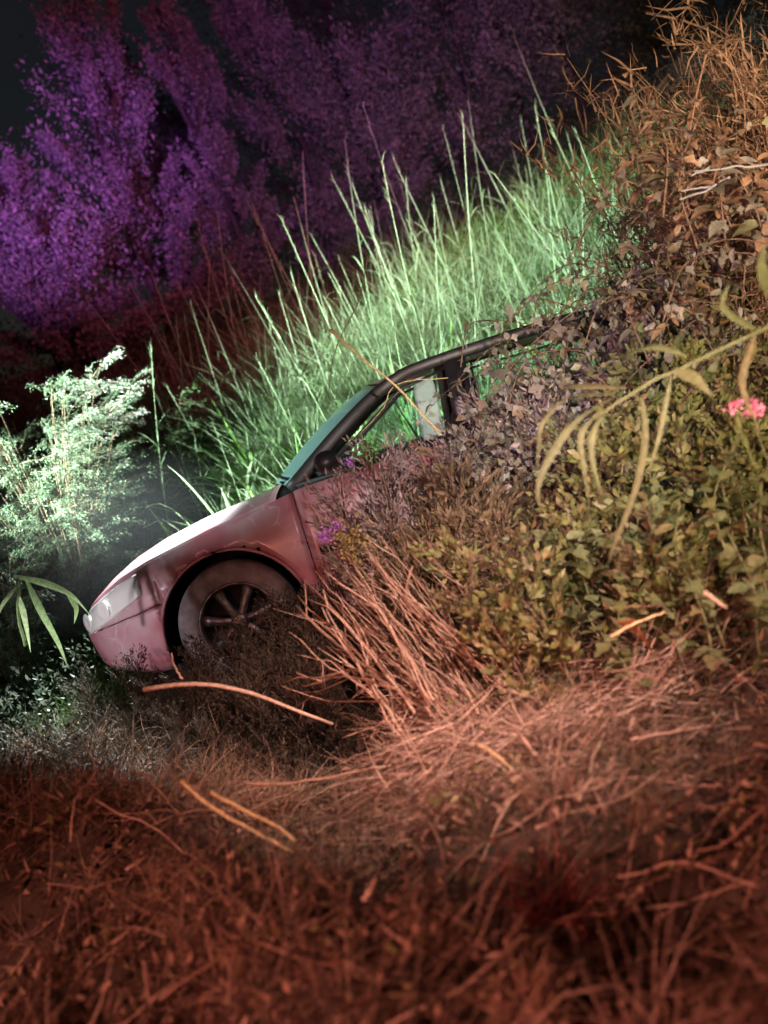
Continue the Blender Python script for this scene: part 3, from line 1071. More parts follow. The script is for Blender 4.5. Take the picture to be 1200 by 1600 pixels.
# ------------------------------------------------------------------ reeds on the bank
def make_reed(h, k):
    r = empty('reed_stalk', (0, 0, 0))
    tag(r, 'reed', 'reed')
    ln = [(0, 0, -.05)]
    a0 = RNG.uniform(0, 6.28)
    for i_ in range(1, 8):
        s_ = i_ / 7
        ln.append((.12 * s_ ** 2 * math.cos(a0) * h * .5, .12 * s_ ** 2 * math.sin(a0) * h * .5, h * s_))
    ln = smooth_line(ln, 12)
    V, Fc = tube(ln, np.linspace(.0075, .0025, 12), 4)
    mk('stem', V, Fc, M_reed, r)
    nl = 6
    for i_ in range(nl):
        s_ = .18 + .62 * i_ / nl + RNG.uniform(-.03, .03)
        b = ln[int(s_ * 11)]
        az = a0 + i_ * 2.6 + RNG.uniform(-.5, .5)
        L = RNG.uniform(.3, .6) * (1.1 - .4 * s_)
        up = RNG.uniform(.55, .95)
        pts = [b + np.array([math.cos(az), math.sin(az), 0]) * L * q * .62 + np.array([0, 0, 1]) * L * (up * q - RNG.uniform(.35, .5) * q ** 2.2 * 1.9 * (1 - .3 * up)) for q in np.linspace(0, 1, 7)]
        V, Fc = ribbon(pts, RNG.uniform(.008, .014))
        mk('leaf', V, Fc, M_reed, r)
    # thin seed plume
    n = 14
    tip = ln[-1]
    bb = np.stack([np.interp(np.linspace(.82, 1, n), np.linspace(0, 1, 12), ln[:, q]) for q in range(3)], 1)
    V, Fq = blades(bb, RNG.uniform(.04, .09, n), RNG.uniform(0, 6.28, n), RNG.uniform(.05, .25, n), np.full(n, .004), RNG.uniform(.1, .5, n), 2)
    tag(mk('plume', V, Fq, M_reed, r), kind='stuff')
    return r


reeds = [make_reed(h, k) for k, h in enumerate((1.9, 2.2, 1.6, 2.0, 1.75))]
spots = []
for i_ in range(135):
    x_ = RNG.uniform(-1.9, 3.1)
    y_ = RNG.uniform(9.0, 12.6)
    if x_ < -.7 and RNG.uniform() < .35:
        y_ = RNG.uniform(10.5, 12.6)
    sc_ = RNG.uniform(.55, 1.25) * (1.0 if x_ > -.5 else .85)
    spots.append(((x_, y_, float(H(x_, y_))), (RNG.normal(0, .14), RNG.normal(0, .17), RNG.uniform(0, 6.28)), sc_))
place_all(reeds, spots, 'tall thin green reed stalk standing on the bank behind the car', 'reeds on the bank behind the car')

# thick leafy grass tufts just behind the windscreen and hood
def make_tuft(n, h, wid, mat, nm='grass_tuft', cat='grass tuft'):
    r = empty(nm, (0, 0, 0))
    tag(r, nm, cat)
    for i_ in range(n):
        az = RNG.uniform(0, 6.28)
        L = h * RNG.uniform(.6, 1.1)
        o_ = RNG.uniform(.15, .6)
        dr = RNG.uniform(.05, .55)
        pts = [np.array([math.cos(az), math.sin(az), 0]) * L * o_ * (q ** 1.3) + np.array([0, 0, 1]) * L * (q - dr * q ** 3) for q in np.linspace(0, 1, 9)]
        V, Fc = ribbon(pts, wid * RNG.uniform(.7, 1.2))
        mk('leaf', V, Fc, mat, r)
    return r


tufts = [make_tuft(12, .85, .034, M_fresh), make_tuft(10, 1.0, .024, M_reed), make_tuft(14, .7, .036, M_fresh)]
spots = []
for (px, py, y_) in [(430, 560, 8.9), (450, 660, 8.8), (400, 690, 8.7), (545, 560, 8.9), (330, 700, 8.9), (470, 600, 9.3), (590, 470, 9.3), (370, 600, 9.2), (520, 500, 9.5), (640, 520, 9.2), (700, 480, 9.3), (440, 500, 9.6), (600, 540, 8.8), (340, 640, 9.4), (760, 440, 9.4), (820, 400, 9.7), (300, 740, 8.8), (500, 620, 8.7), (680, 540, 8.7), (560, 420, 9.9), (360, 660, 8.7), (415, 620, 8.8), (490, 560, 8.8), (520, 600, 8.6), (575, 560, 8.6), (610, 500, 8.9), (660, 470, 9.1), (350, 560, 9.6), (405, 500, 9.8), (465, 470, 9.9), (620, 400, 10), (720, 420, 9.6), (780, 380, 9.8), (840, 350, 10), (480, 650, 8.6), (310, 780, 8.6), (280, 790, 8.5), (650, 560, 8.6), (790, 470, 9), (850, 450, 9)]:
    p = P3(px, py, y_)
    z_ = float(H(p[0], y_))
    spots.append(((p[0], y_, z_), (RNG.uniform(-.1, .1), RNG.uniform(-.1, .1), RNG.uniform(0, 6.28)), max(.6, min(1.6, (p[2] - z_) / .7))))
place_all(tufts, spots, 'broad bladed bright green grass tuft at the foot of the bank behind the car', 'broad grass tufts behind the car')


# ------------------------------------------------------------------ feathery weeds
def make_feather(h, spread, n_leaf, mat, nm='feathery_weed', cat='weed', lsz=(.014, .03), nb=16, stemmat=None, upw=1.5, asp=.28):
    r = empty(nm, (0, 0, 0))
    tag(r, nm, cat)
    m = MB()
    P = []
    D = []
    ms = smooth_line([(0, 0, -.05), (RNG.uniform(-.03, .03), RNG.uniform(-.03, .03), h * .5), (RNG.uniform(-.06, .06), RNG.uniform(-.06, .06), h)], 10)
    m.add(*tube(ms, np.linspace(.006, .002, 10), 4))
    for b in range(nb):
        s_ = .15 + .85 * b / nb
        q0 = ms[int(s_ * 9)]
        az = b * 2.4 + RNG.uniform(-.4, .4)
        L = spread * (1.15 - s_ * .55) * RNG.uniform(.8, 1.15)
        d = np.array([math.cos(az), math.sin(az), upw])
        d /= np.linalg.norm(d)
        ln = np.array([q0 + d * L * q + np.array([0, 0, .10 * L * q * q]) for q in np.linspace(0, 1, 5)])
        m.add(*tube(ln, np.linspace(.003, .001, 5), 3))
        k = int(n_leaf / nb)
        t_ = RNG.uniform(.15, 1, k)
        P.append(q0 + d * (L * t_)[:, None] + RNG.normal(0, .012, (k, 3)) + np.array([0, 0, .1]) * (L * t_ * t_)[:, None])
        D.append(np.tile(d, (k, 1)))
    m.build('stem', stemmat or M_twig, r)
    P, D = np.concatenate(P), np.concatenate(D)
    V, Fq = leaflets(P, RNG.uniform(*lsz, len(P)), D * 1.3, asp)
    tag(mk('foliage', V, Fq, mat, r), kind='stuff')
    return r


feathers = [make_feather(.55, .20, 900, M_feather, lsz=(.014, .032)), make_feather(.62, .17, 900, M_feather, lsz=(.012, .03)), make_feather(.48, .22, 900, M_feather, lsz=(.014, .03))]
spots = []
bspots = []
for i_ in range(190):
    px = RNG.uniform(490, 950)
    f = RNG.uniform(0, 1) ** .8
    py = float(np.interp(px, [490, 530, 560, 620, 700, 800, 950], [880, 770, 730, 692, 655, 620, 600])) + f * 230
    y_ = 6.15 - 1.25 * f + RNG.uniform(-.08, .08)
    p = P3(px, py, y_)
    g_ = float(H(p[0], y_))
    s_ = (p[2] - g_) / .62
    if s_ < .35:
        continue
    if px < 690 and py > 850 + max(0, px - 560) * .35:
        continue
    t_ = ((p[0], y_, g_), (RNG.uniform(-.2, .2), RNG.uniform(-.25, .3), RNG.uniform(0, 6.28)), min(s_ * RNG.uniform(.85, 1.2), 2.3))
    if f < .36 or (f < .6 and px < 640 and RNG.uniform() < .6):
        spots.append(t_)
    else:
        bspots.append(t_)
for i_ in range(42):
    px = RNG.uniform(680, 900)
    f = RNG.uniform(0, .35)
    py = float(np.interp(px, [680, 800, 900], [668, 622, 600])) + f * 200
    y_ = 6.2 - .9 * f
    p = P3(px, py, y_)
    g_ = float(H(p[0], y_))
    spots.append(((p[0], y_, g_), (RNG.uniform(-.15, .15), RNG.uniform(-.2, .2), RNG.uniform(0, 6.28)), min(2.3, (p[2] - g_) / .6)))
brown_weeds = [make_feather(.55, .24, 520, M_brownweed, 'brown_weed', lsz=(.018, .045), nb=12), make_feather(.5, .22, 420, M_brownweed, 'brown_weed', lsz=(.02, .05), nb=10)]
place_all(brown_weeds, bspots, 'brown shaded weed below the mauve weeds in the bed before the car doors', 'brown weeds below the mauve ones')
olive_bushes = [make_feather(.42, .24, 330, M_olive, 'olive_bush', 'bush', (.03, .065), 12, None, .9, .55), make_feather(.5, .22, 300, M_olive, 'olive_bush', 'bush', (.028, .06), 12, None, .9, .5)]
ospots = []
for i_ in range(72):
    px = RNG.uniform(640, 1230)
    lo = float(np.interp(px, [640, 800, 1000, 1230], [800, 700, 560, 480]))
    hi = float(np.interp(px, [640, 800, 860, 1000, 1230], [960, 1010, 1030, 1010, 960]))
    f = RNG.uniform(0, 1)
    py = lo + (hi - lo) * f
    y_ = 5.2 - 1.2 * f
    q_ = P3(px, py, y_)
    g_ = float(H(q_[0], y_))
    if q_[2] - g_ < .15 or (px < 840 and (py < 790 or RNG.uniform() < .55)) or px < 720 or (px < 790 and py > 900):
        continue
    s_ = RNG.uniform(.55, 1.25)
    ospots.append(((q_[0], y_, max(g_, q_[2] - .42 * s_)), (RNG.uniform(-.5, .5), RNG.uniform(-.5, .5), RNG.uniform(0, 6.28)), s_))
olive_bushes.append(make_feather(.45, .22, 420, M_brownweed, 'olive_bush', 'bush', (.018, .045), 12, None, .9, .4))
olive_bushes.append(make_feather(.5, .24, 260, M_olive2, 'olive_bush', 'bush', (.035, .075), 9, None, .7, .6))
place_all(olive_bushes, ospots, 'small olive leaved bush in the thicket at the right', 'olive bushes in the right thicket')
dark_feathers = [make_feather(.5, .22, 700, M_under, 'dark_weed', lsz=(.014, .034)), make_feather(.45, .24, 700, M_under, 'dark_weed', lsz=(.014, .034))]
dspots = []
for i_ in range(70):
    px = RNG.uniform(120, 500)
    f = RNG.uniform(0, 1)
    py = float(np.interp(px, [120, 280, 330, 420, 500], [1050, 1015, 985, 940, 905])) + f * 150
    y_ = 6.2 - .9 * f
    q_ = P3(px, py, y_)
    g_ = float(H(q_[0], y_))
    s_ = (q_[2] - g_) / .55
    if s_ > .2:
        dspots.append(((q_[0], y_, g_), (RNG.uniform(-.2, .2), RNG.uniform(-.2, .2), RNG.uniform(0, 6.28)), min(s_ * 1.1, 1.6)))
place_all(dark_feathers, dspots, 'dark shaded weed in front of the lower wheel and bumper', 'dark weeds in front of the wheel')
place_all(feathers, spots, 'mauve grey feathery weed in the bed hiding the car doors', 'feathery weeds in front of the car doors')


# ------------------------------------------------------------------ leafy weeds
def leaf_shape(L, wd, lobes=0, fold=.18, curl=.25):
    """a broad leaf lying along +x with its midrib folded"""
    n = 9
    V, Fc = [], []
    for i_ in range(n):
        s_ = i_ / (n - 1)
        ww = wd / 2 * math.sin(math.pi * min(1, s_ * .93 + .04)) ** .8 * (1 - .35 * s_)
        if lobes:
            ww *= 1 + .45 * math.cos(s_ * math.pi * 2 * lobes + .6)
        z_ = -curl * L * s_ * s_
        V += [(L * s_ - (.12 * L if lobes and i_ == 2 else 0), ww, z_ + ww * fold), (L * s_, 0, z_), (L * s_ - (.12 * L if lobes and i_ == 2 else 0), -ww, z_ + ww * fold)]
    for i_ in range(n - 1):
        for k in (0, 1):
            a_ = i_ * 3 + k
            Fc.append((a_, a_ + 3, a_ + 4, a_ + 1))
    return V, Fc


def leaf_mesh(name, L, wd, lobes, mat, **k):
    V, Fc = leaf_shape(L, wd, lobes, **k)
    o = mk(name, V, Fc, mat)
    me = o.data
    bpy.data.objects.remove(o)
    return me


def add_leaf(me, parent, p, az, tilt, roll, s=1.0, name='leaf'):
    o = bpy.data.objects.new(name, me)
    col.objects.link(o)
    o.parent = parent
    o.location = tuple(float(v) for v in p)
    o.rotation_euler = (roll, tilt, az)
    o.scale = (s, s, s)
    return o


LM = {
    'olive': [leaf_mesh('leaf', .085, .045, 0, M_olive), leaf_mesh('leaf', .07, .05, 2, M_olive, curl=.4), leaf_mesh('leaf', .10, .04, 0, M_olive, curl=.5)],
    'green': [leaf_mesh('leaf', .085, .07, 0, M_olive2), leaf_mesh('leaf', .08, .075, 2, M_olive2, curl=.3)],
    'vine': [leaf_mesh('leaf', .085, .07, 2, M_vine), leaf_mesh('leaf', .10, .05, 0, M_vine, curl=.4), leaf_mesh('leaf', .07, .06, 0, M_vine, curl=.1, fold=.35)],
    'rust': [leaf_mesh('leaf', .08, .05, 2, M_rust, curl=.7, fold=.5)],
    'dead': [leaf_mesh('leaf', .12, .10, 2, M_deadleaf, curl=.3, fold=.3), leaf_mesh('leaf', .10, .06, 0, M_deadleaf, curl=.6, fold=.4)],
    'olive_flat': [leaf_mesh('leaf', .11, .08, 2, M_olive, curl=.2)],
    'yellow': [leaf_mesh('leaf', .12, .06, 0, M_corn, curl=.5)],
}


def make_leafy(h, nl, key, nm='leafy_weed', stemmat=None, spread=.5, cat='weed'):
    r = empty(nm, (0, 0, 0))
    tag(r, nm, cat)
    ms = smooth_line([(0, 0, -.05), (RNG.uniform(-.05, .05), RNG.uniform(-.05, .05), h * .5), (RNG.uniform(-.12, .12), RNG.uniform(-.12, .12), h)], 10)
    mk('stem', *tube(ms, np.linspace(.006, .002, 10), 5), stemmat or M_stem, r)
    for i_ in range(nl):
        s_ = .2 + .8 * (i_ + 1) / nl
        az = i_ * 2.4 + RNG.uniform(-.4, .4)
        add_leaf(LM[key][i_ % len(LM[key])], r, ms[min(9, int(s_ * 9))] + RNG.normal(0, .01, 3), az, RNG.uniform(-.8, .3), RNG.uniform(-.6, .6), RNG.uniform(.7, 1.25) * (1.15 - .4 * s_))
    return r


leafy = [make_leafy(.5, 15, 'olive'), make_leafy(.42, 13, 'olive'), make_leafy(.56, 16, 'olive')]
spots = []
for i_ in range(64):
    x_ = RNG.uniform(.42, 2.4)
    y_ = RNG.uniform(3.95, 5.3)
    if y_ < 3.55 + .30 * x_ or (x_ < .75 and y_ < 4.7):
        continue
    g_ = float(H(x_, y_))
    spots.append(((x_, y_, g_), (RNG.uniform(-.25, .25), RNG.uniform(-.1, .3), RNG.uniform(0, 6.28)), RNG.uniform(.7, 1.15)))
place_all(leafy, spots, 'olive green leafy weed in the thicket on the near bank', 'olive weeds on the near bank')

greens = [make_leafy(.34, 13, 'green'), make_leafy(.4, 12, 'green')]
spots = []
for (px, py, y_) in [(1130, 690, 3.9), (1100, 740, 3.9), (1160, 730, 3.8), (1080, 820, 3.8), (1150, 790, 3.7), (1060, 900, 3.8), (905, 870, 4.1), (1010, 880, 3.9), (960, 940, 3.8), (1120, 650, 4.0), (1170, 800, 3.7), (1090, 680, 4.1), (1140, 860, 3.7), (1010, 810, 4.0), (880, 790, 4.4), (930, 900, 4.0), (850, 930, 4.1), (1060, 760, 3.9), (1190, 700, 3.8)]:
    p = P3(px, py, y_)
    g_ = float(H(p[0], y_))
    spots.append(((p[0], y_, max(g_, p[2] - .42)), (RNG.uniform(-.2, .2), RNG.uniform(-.1, .2), RNG.uniform(0, 6.28)), RNG.uniform(.75, 1.05)))
place_all(greens, spots, 'broad leaved pale green weed among the olive thicket', 'pale green broad leaved weeds')


# ------------------------------------------------------------------ vines over the car's rear
def make_vine(L, nl, key):
    r = empty('vine', (0, 0, 0))
    tag(r, 'vine', 'vine')
    ms = smooth_line([(0, 0, 0), (L * .2, 0, L * .22), (L * .45, .03, L * .2), (L * .75, -.04, L * .02), (L, 0, -L * .2)], 24)
    mk('stem', *tube(ms, np.linspace(.005, .002, 24), 4), M_twig, r)
    for i_ in range(nl):
        q = ms[min(23, int((i_ + 1) / nl * 23))] + RNG.normal(0, .02, 3)
        add_leaf(LM[key][i_ % len(LM[key])], r, q, RNG.uniform(0, 6.28), RNG.uniform(-.3, 1.5), RNG.uniform(-1.2, 1.2), RNG.uniform(.35, .9))
    return r


vines = [make_vine(.8, 15, 'vine'), make_vine(.65, 13, 'vine'), make_vine(.9, 16, 'vine')]
spots = []
for (px, py, y_) in [(800, 480, 6.1), (850, 440, 6.0), (900, 460, 5.8), (950, 420, 5.7), (870, 530, 5.9), (930, 520, 5.6), (1000, 480, 5.4), (820, 560, 6.1), (880, 590, 5.8), (1010, 400, 5.6), (1060, 440, 5.2), (960, 580, 5.4), (1040, 540, 5.1), (1090, 370, 5.2), (1140, 430, 4.9), (1000, 320, 5.5), (1070, 290, 5.2), (1130, 330, 5.0), (780, 520, 6.2), (1180, 380, 4.8), (980, 260, 5.6), (1150, 240, 5.0), (1100, 480, 4.9), (760, 600, 6.1), (1180, 560, 4.6), (760, 560, 6.2), (800, 600, 6.15), (840, 545, 6.1), (880, 500, 6.0), (930, 480, 5.9), (980, 520, 5.8), (830, 510, 6.2), (900, 560, 6.0), (960, 460, 5.9), (1020, 440, 5.6)]:
    p = P3(px, py, y_)
    az = RNG.uniform(-.7, .7) + (math.pi if RNG.uniform() < .5 else 0)
    s_ = RNG.uniform(.7, 1.05)
    spots.append(((p[0] - .35 * math.cos(az) * s_, y_ - .35 * math.sin(az) * s_, p[2] - .1), (RNG.uniform(-.4, .4), RNG.uniform(-.3, .3), az), s_))
place_all(vines, spots, 'trailing vine with pale lobed leaves in the thicket over the rear of the car', 'vines over the rear of the car')

# leafy mass that buries the rear of the car
masses = [make_feather(.5, .24, 300, M_vine, 'vine_clump', 'vine', (.03, .07), 11, None, .9, .6), make_feather(.45, .22, 260, M_vine, 'vine_clump', 'vine', (.035, .075), 10, None, .7, .65)]
spots = []
for i_ in range(64):
    px = RNG.uniform(735, 1080)
    f = RNG.uniform(0, 1)
    py = float(np.interp(px, [735, 800, 870, 960, 1080], [605, 560, 505, 440, 380])) + f * 170
    y_ = 6.3 - .8 * f
    q_ = P3(px, py, y_)
    s_ = RNG.uniform(.7, 1.05)
    g_ = float(H(q_[0], y_))
    spots.append(((q_[0], y_, max(g_, q_[2] - .45 * s_)), (RNG.uniform(-.5, .5), RNG.uniform(-.5, .5), RNG.uniform(0, 6.28)), s_))
place_all(masses, spots, 'dense clump of withered vine leaves burying the rear of the car', 'withered vine clumps on the rear of the car')
LM['withered'] = [leaf_mesh('leaf', .13, .055, 0, M_brown, curl=.6, fold=.4), leaf_mesh('leaf', .11, .07, 0, M_vine, curl=.4, fold=.3), leaf_mesh('leaf', .10, .06, 2, M_brown, curl=.6, fold=.4)]
wither = [make_leafy(.6, 18, 'withered', 'withered_weed', M_twig), make_leafy(.5, 16, 'withered', 'withered_weed', M_twig)]
spots = []
for i_ in range(26):
    px = RNG.uniform(960, 1230)
    py = RNG.uniform(120, 420) + (1100 - px) * .3
    y_ = RNG.uniform(5.0, 5.8)
    q_ = P3(px, py, y_)
    spots.append(((q_[0], y_, q_[2] - .45), (RNG.uniform(-.4, .4), RNG.uniform(-.4, .4), RNG.uniform(0, 6.28)), RNG.uniform(.7, 1.05)))
place_all(wither, spots, 'withered brown weed with broad curled leaves on the upper right bank', 'withered weeds on the upper right bank')
thick = [make_leafy(.9, 22, 'vine', 'tall_weed', M_twig), make_leafy(1.0, 22, 'olive', 'tall_weed', M_twig)]
spots = []
for i_ in range(34):
    x_ = RNG.uniform(.95, 3.0)
    y_ = RNG.uniform(5.0, 6.25)
    g_ = float(H(x_, y_))
    top = np.interp(x_, [.9, 1.3, 2, 2.8], [1.35, 1.55, 1.95, 2.3])
    spots.append(((x_, y_, g_), (RNG.uniform(-.15, .15), RNG.uniform(-.15, .15), RNG.uniform(0, 6.28)), max(.6, (top - g_) * RNG.uniform(.65, 1.0))))
place_all(thick, spots, 'tall brown stemmed weed in the thicket at the right', 'tall weeds in the right thicket')

# brown brush, upper right
def make_brush(h, nb, nm='dry_brush', per=34):
    r = empty(nm, (0, 0, 0))
    tag(r, nm, 'brush')
    m = MB()
    B = []
    for b in range(nb):
        az = RNG.uniform(0, 6.28)
        o_ = RNG.uniform(.05, .34 if h > 1 else .6)
        L = h * RNG.uniform(.55, 1.1)
        dr = RNG.uniform(.1, .6)
        ln = np.array([np.array([math.cos(az), math.sin(az), 0]) * L * o_ * q ** 1.2 + np.array([0, 0, 1]) * L * (q - dr * q ** 3) + RNG.normal(0, .008, 3) for q in np.linspace(0, 1, 9)])
        m.add(*tube(ln, np.linspace(.0045, .0015, 9), 3))
        B.append(ln[3:])
    m.build('stem', M_brown, r)
    B = np.concatenate(B)
    B = B[RNG.integers(0, len(B), per * nb)] + RNG.normal(0, .03, (per * nb, 3))
    n = len(B)
    V1, F1 = blades(B, RNG.uniform(.05, .17, n), RNG.uniform(0, 6.28, n), RNG.uniform(0, 2.2, n), RNG.uniform(.004, .013, n), RNG.uniform(-1, 1, n), 2)
    tag(mk('foliage', V1, F1, M_brown, r), kind='stuff')
    return r


brush = [make_brush(2.3, 90, per=52), make_brush(2.5, 90, per=52)]
spots = []
for (x_, y_, top) in [(2.45, 6.3, 2.6), (2.7, 6.0, 2.75), (2.75, 6.7, 2.9), (2.35, 6.9, 2.45), (3.1, 6.3, 3.0), (2.6, 7.3, 2.8), (3.2, 7.0, 3.2), (2.95, 7.6, 3.1), (3.5, 6.8, 3.2), (2.3, 6.4, 2.2), (3.0, 5.7, 2.6), (2.75, 6.4, 2.55), (3.4, 7.6, 3.3)]:
    g_ = float(H(x_, y_))
    spots.append(((x_, y_, g_), (RNG.uniform(-.1, .1), RNG.uniform(-.1, .1), RNG.uniform(0, 6.28)), (top + .22 - g_) / 2.3))
place_all(brush, spots, 'tangled dry brown brush at the upper right beside the reeds', 'dry brown brush at the upper right')

# low reddish brush tufts on the green bank
small_brush = [make_brush(.36, 13, 'rusty_weed', 9)]
for o_ in small_brush[0].children:
    if o_.name.startswith('foliage'):
        o_.data.materials.clear()
        o_.data.materials.append(M_rust)
small_brush[0]['category'] = 'weed'
spots = []
for (px, py, y_) in [(575, 490, 9.0), (620, 500, 8.9), (640, 470, 9.1), (700, 440, 9.1), (610, 440, 9.3), (740, 470, 8.9), (680, 400, 9.6), (930, 360, 6.9), (600, 525, 8.75), (730, 395, 9.6)]:
    p = P3(px, py, y_)
    g_ = float(H(p[0], y_))
    spots.append(((p[0], y_, max(g_, min(p[2] - .3, g_ + .45))), (0, 0, RNG.uniform(0, 6.28)), RNG.uniform(.6, 1.0)))
place_all(small_brush, spots, 'small rust brown weed in the green bank behind the roof', 'rust brown weeds on the green bank')


# ------------------------------------------------------------------ big grey-green bush at the left
def make_bush(h, nm, label, mat, rad, nb, dens, lsz):
    r = empty(nm, (0, 0, 0), 0, label, 'bush')
    m = MB()
    P, D = [], []
    for b in range(nb):
        az = RNG.uniform(0, 6.28)
        s0 = RNG.uniform(.1, .9)
        L = h * RNG.uniform(.55, 1.0)
        o_ = rad / h * RNG.uniform(.2, 1.05)
        ln = np.array([np.array([math.cos(az), math.sin(az), 0]) * L * o_ * q ** 1.1 + np.array([0, 0, 1]) * L * (q - .22 * q ** 3) for q in np.linspace(0, 1, 9)])
        m.add(*tube(ln, np.linspace(.007, .002, 9), 4))
        for c in range(9):
            q0 = ln[min(8, 1 + c)]
            a2 = az + RNG.uniform(-1.5, 1.5)
            d = np.array([math.cos(a2), math.sin(a2), RNG.uniform(-.1, .9)])
            d /= np.linalg.norm(d)
            l2 = RNG.uniform(.14, .34) * h * .45
            tw = np.array([q0 + d * l2 * q - np.array([0, 0, .25 * l2 * q * q]) for q in np.linspace(0, 1, 4)])
            m.add(*tube(tw, np.linspace(.004, .001, 4), 3))
            k = dens
            t_ = RNG.uniform(.1, 1, k)
            P.append(q0 + d * (l2 * t_)[:, None] - np.array([0, 0, .25]) * (l2 * t_ * t_)[:, None] + RNG.normal(0, .014, (k, 3)))
            D.append(np.tile(d * .9 + np.array([0, 0, -.6]), (k, 1)))
    m.build('stem', M_twig, r)
    P, D = np.concatenate(P), np.concatenate(D)
    V, Fq = leaflets(P, RNG.uniform(*lsz, len(P)), D * 1.2, .26)
    tag(mk('foliage', V, Fq, mat, r), kind='stuff')
    return r


b1 = make_bush(2.9, 'bush', 'large grey green feathery bush left of the car nose', M_bushleaf, 1.05, 92, 110, (.012, .032))
b1.location = (-2.42, 8.7, float(H(-2.42, 8.7)) - .1)
b2 = make_bush(1.5, 'bush', 'lower green bush at the left edge under the large grey green bush', M_bushleaf, .6, 40, 90, (.014, .034))
b2.location = (-2.75, 7.6, float(H(-2.75, 7.6)) - .1)
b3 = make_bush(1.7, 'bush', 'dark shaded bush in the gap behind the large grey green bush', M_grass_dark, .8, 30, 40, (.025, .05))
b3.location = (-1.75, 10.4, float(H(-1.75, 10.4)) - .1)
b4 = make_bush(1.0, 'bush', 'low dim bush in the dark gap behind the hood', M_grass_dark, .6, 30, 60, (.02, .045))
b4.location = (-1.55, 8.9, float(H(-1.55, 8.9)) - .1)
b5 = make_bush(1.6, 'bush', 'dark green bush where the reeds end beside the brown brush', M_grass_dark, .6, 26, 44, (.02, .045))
b5.location = (1.75, 7.0 + 1.8, float(H(1.75, 8.8)) - .1)


# ------------------------------------------------------------------ ribbon plants traced as real leaves in depth
def leafpath(parent, pts, wid, mat, name='leaf', side=None, fold=.22):
    q = np.array([P3(a_, b_, c_) for a_, b_, c_ in pts])
    q = smooth_line(q, 22)
    V, Fc = ribbon(q, wid, side if side is not None else (1, -.2, .2), fold, lambda s_: (min(1, .3 + 2.2 * s_) * (1 - s_ ** 1.7) + .02))
    return mk(name, V, Fc, mat, parent)


def stalkpath(name, pts, rad, mat, parent=None, n=10, wob=.0015):
    q = np.array([P3(a_, b_, c_) for a_, b_, c_ in pts])
    q = smooth_line(q, n) + RNG.normal(0, wob, (n, 3))
    V, Fc = tube(q, np.linspace(rad * .78, rad * .45, n), 6)
    return mk(name, V, Fc, mat, parent)


pl = empty('arching_grass', P3(1230, 520, 3.6), 0, 'large yellow green grass with long arching blades reaching in from the right', 'grass')
pinv = Vector(pl.location)
kids = [stalkpath('stem', [(1260, 480, 3.5), (1180, 520, 3.5), (1080, 568, 3.5), (1000, 607, 3.5), (930, 655, 3.48)], .010, M_corn)]
for pts, wd in [([(975, 612, 3.5), (900, 655, 3.46), (858, 715, 3.42), (840, 765, 3.4), (848, 800, 3.4)], .034),
                ([(960, 612, 3.5), (885, 622, 3.46), (848, 660, 3.42), (842, 700, 3.42), (838, 740, 3.42)], .022),
                ([(937, 640, 3.48), (908, 677, 3.44), (912, 730, 3.42), (922, 795, 3.42)], .024),
                ([(945, 640, 3.5), (925, 680, 3.46), (928, 730, 3.44), (944, 785, 3.44)], .026),
                ([(1002, 618, 3.55), (1008, 680, 3.5), (994, 760, 3.46), (960, 850, 3.42), (950, 885, 3.42)], .026),
                ([(1050, 580, 3.55), (1030, 680, 3.5), (1012, 740, 3.48)], .018),
                ([(980, 605, 3.5), (900, 602, 3.46), (855, 617, 3.44)], .026),
                ([(1055, 577, 3.5), (1085, 590, 3.45), (1115, 622, 3.4)], .050),
                ([(1075, 555, 3.5), (1020, 540, 3.46), (960, 560, 3.44), (930, 580, 3.42)], .030),
                ([(1180, 515, 3.5), (1130, 480, 3.45), (1140, 440, 3.42)], .026),
                ([(1210, 470, 3.45), (1190, 420, 3.4), (1195, 380, 3.38)], .046),
                ([(1180, 520, 3.5), (1160, 600, 3.45), (1190, 680, 3.42)], .028)]:
    kids.append(leafpath(None, pts, wd, M_corn))
for o_ in kids:
    o_.parent = pl
    o_.matrix_parent_inverse = Matrix.Translation(-pinv)

pl = empty('corn_like_plant', P3(60, 1010, 5.9), 0, 'bright green broad bladed plant leaning towards the front bumper', 'plant')
pinv = Vector(pl.location)
kids = [stalkpath('stem', [(40, 1010, 5.9), (28, 960, 5.9), (30, 900, 5.9)], .012, M_palegreen)]
for pts, wd in [([(20, 900, 5.9), (70, 912, 5.85), (110, 930, 5.8), (140, 960, 5.8)], .045), ([(40, 905, 5.9), (60, 950, 5.8), (90, 1005, 5.75), (105, 1040, 5.7)], .05),
                ([(30, 910, 5.9), (5, 940, 5.85), (-20, 990, 5.8)], .045), ([(28, 930, 5.9), (38, 970, 5.85), (48, 1020, 5.8)], .045), ([(0, 900, 5.9), (-10, 930, 5.85), (0, 980, 5.8)], .04),
                ([(105, 928, 5.85), (118, 950, 5.8), (116, 975, 5.8)], .04)]:
    kids.append(leafpath(None, pts, wd, M_palegreen))
for o_ in kids:
    o_.parent = pl
    o_.matrix_parent_inverse = Matrix.Translation(-pinv)

# stalks crossing the car window
def one_stalk(pts, rad, mat, label, nm='dry_stalk', cat='stalk', group=None, wob=.0015):
    o = stalkpath(nm, pts, rad, mat, None, 12, wob)
    return tag(o, label, cat, group)


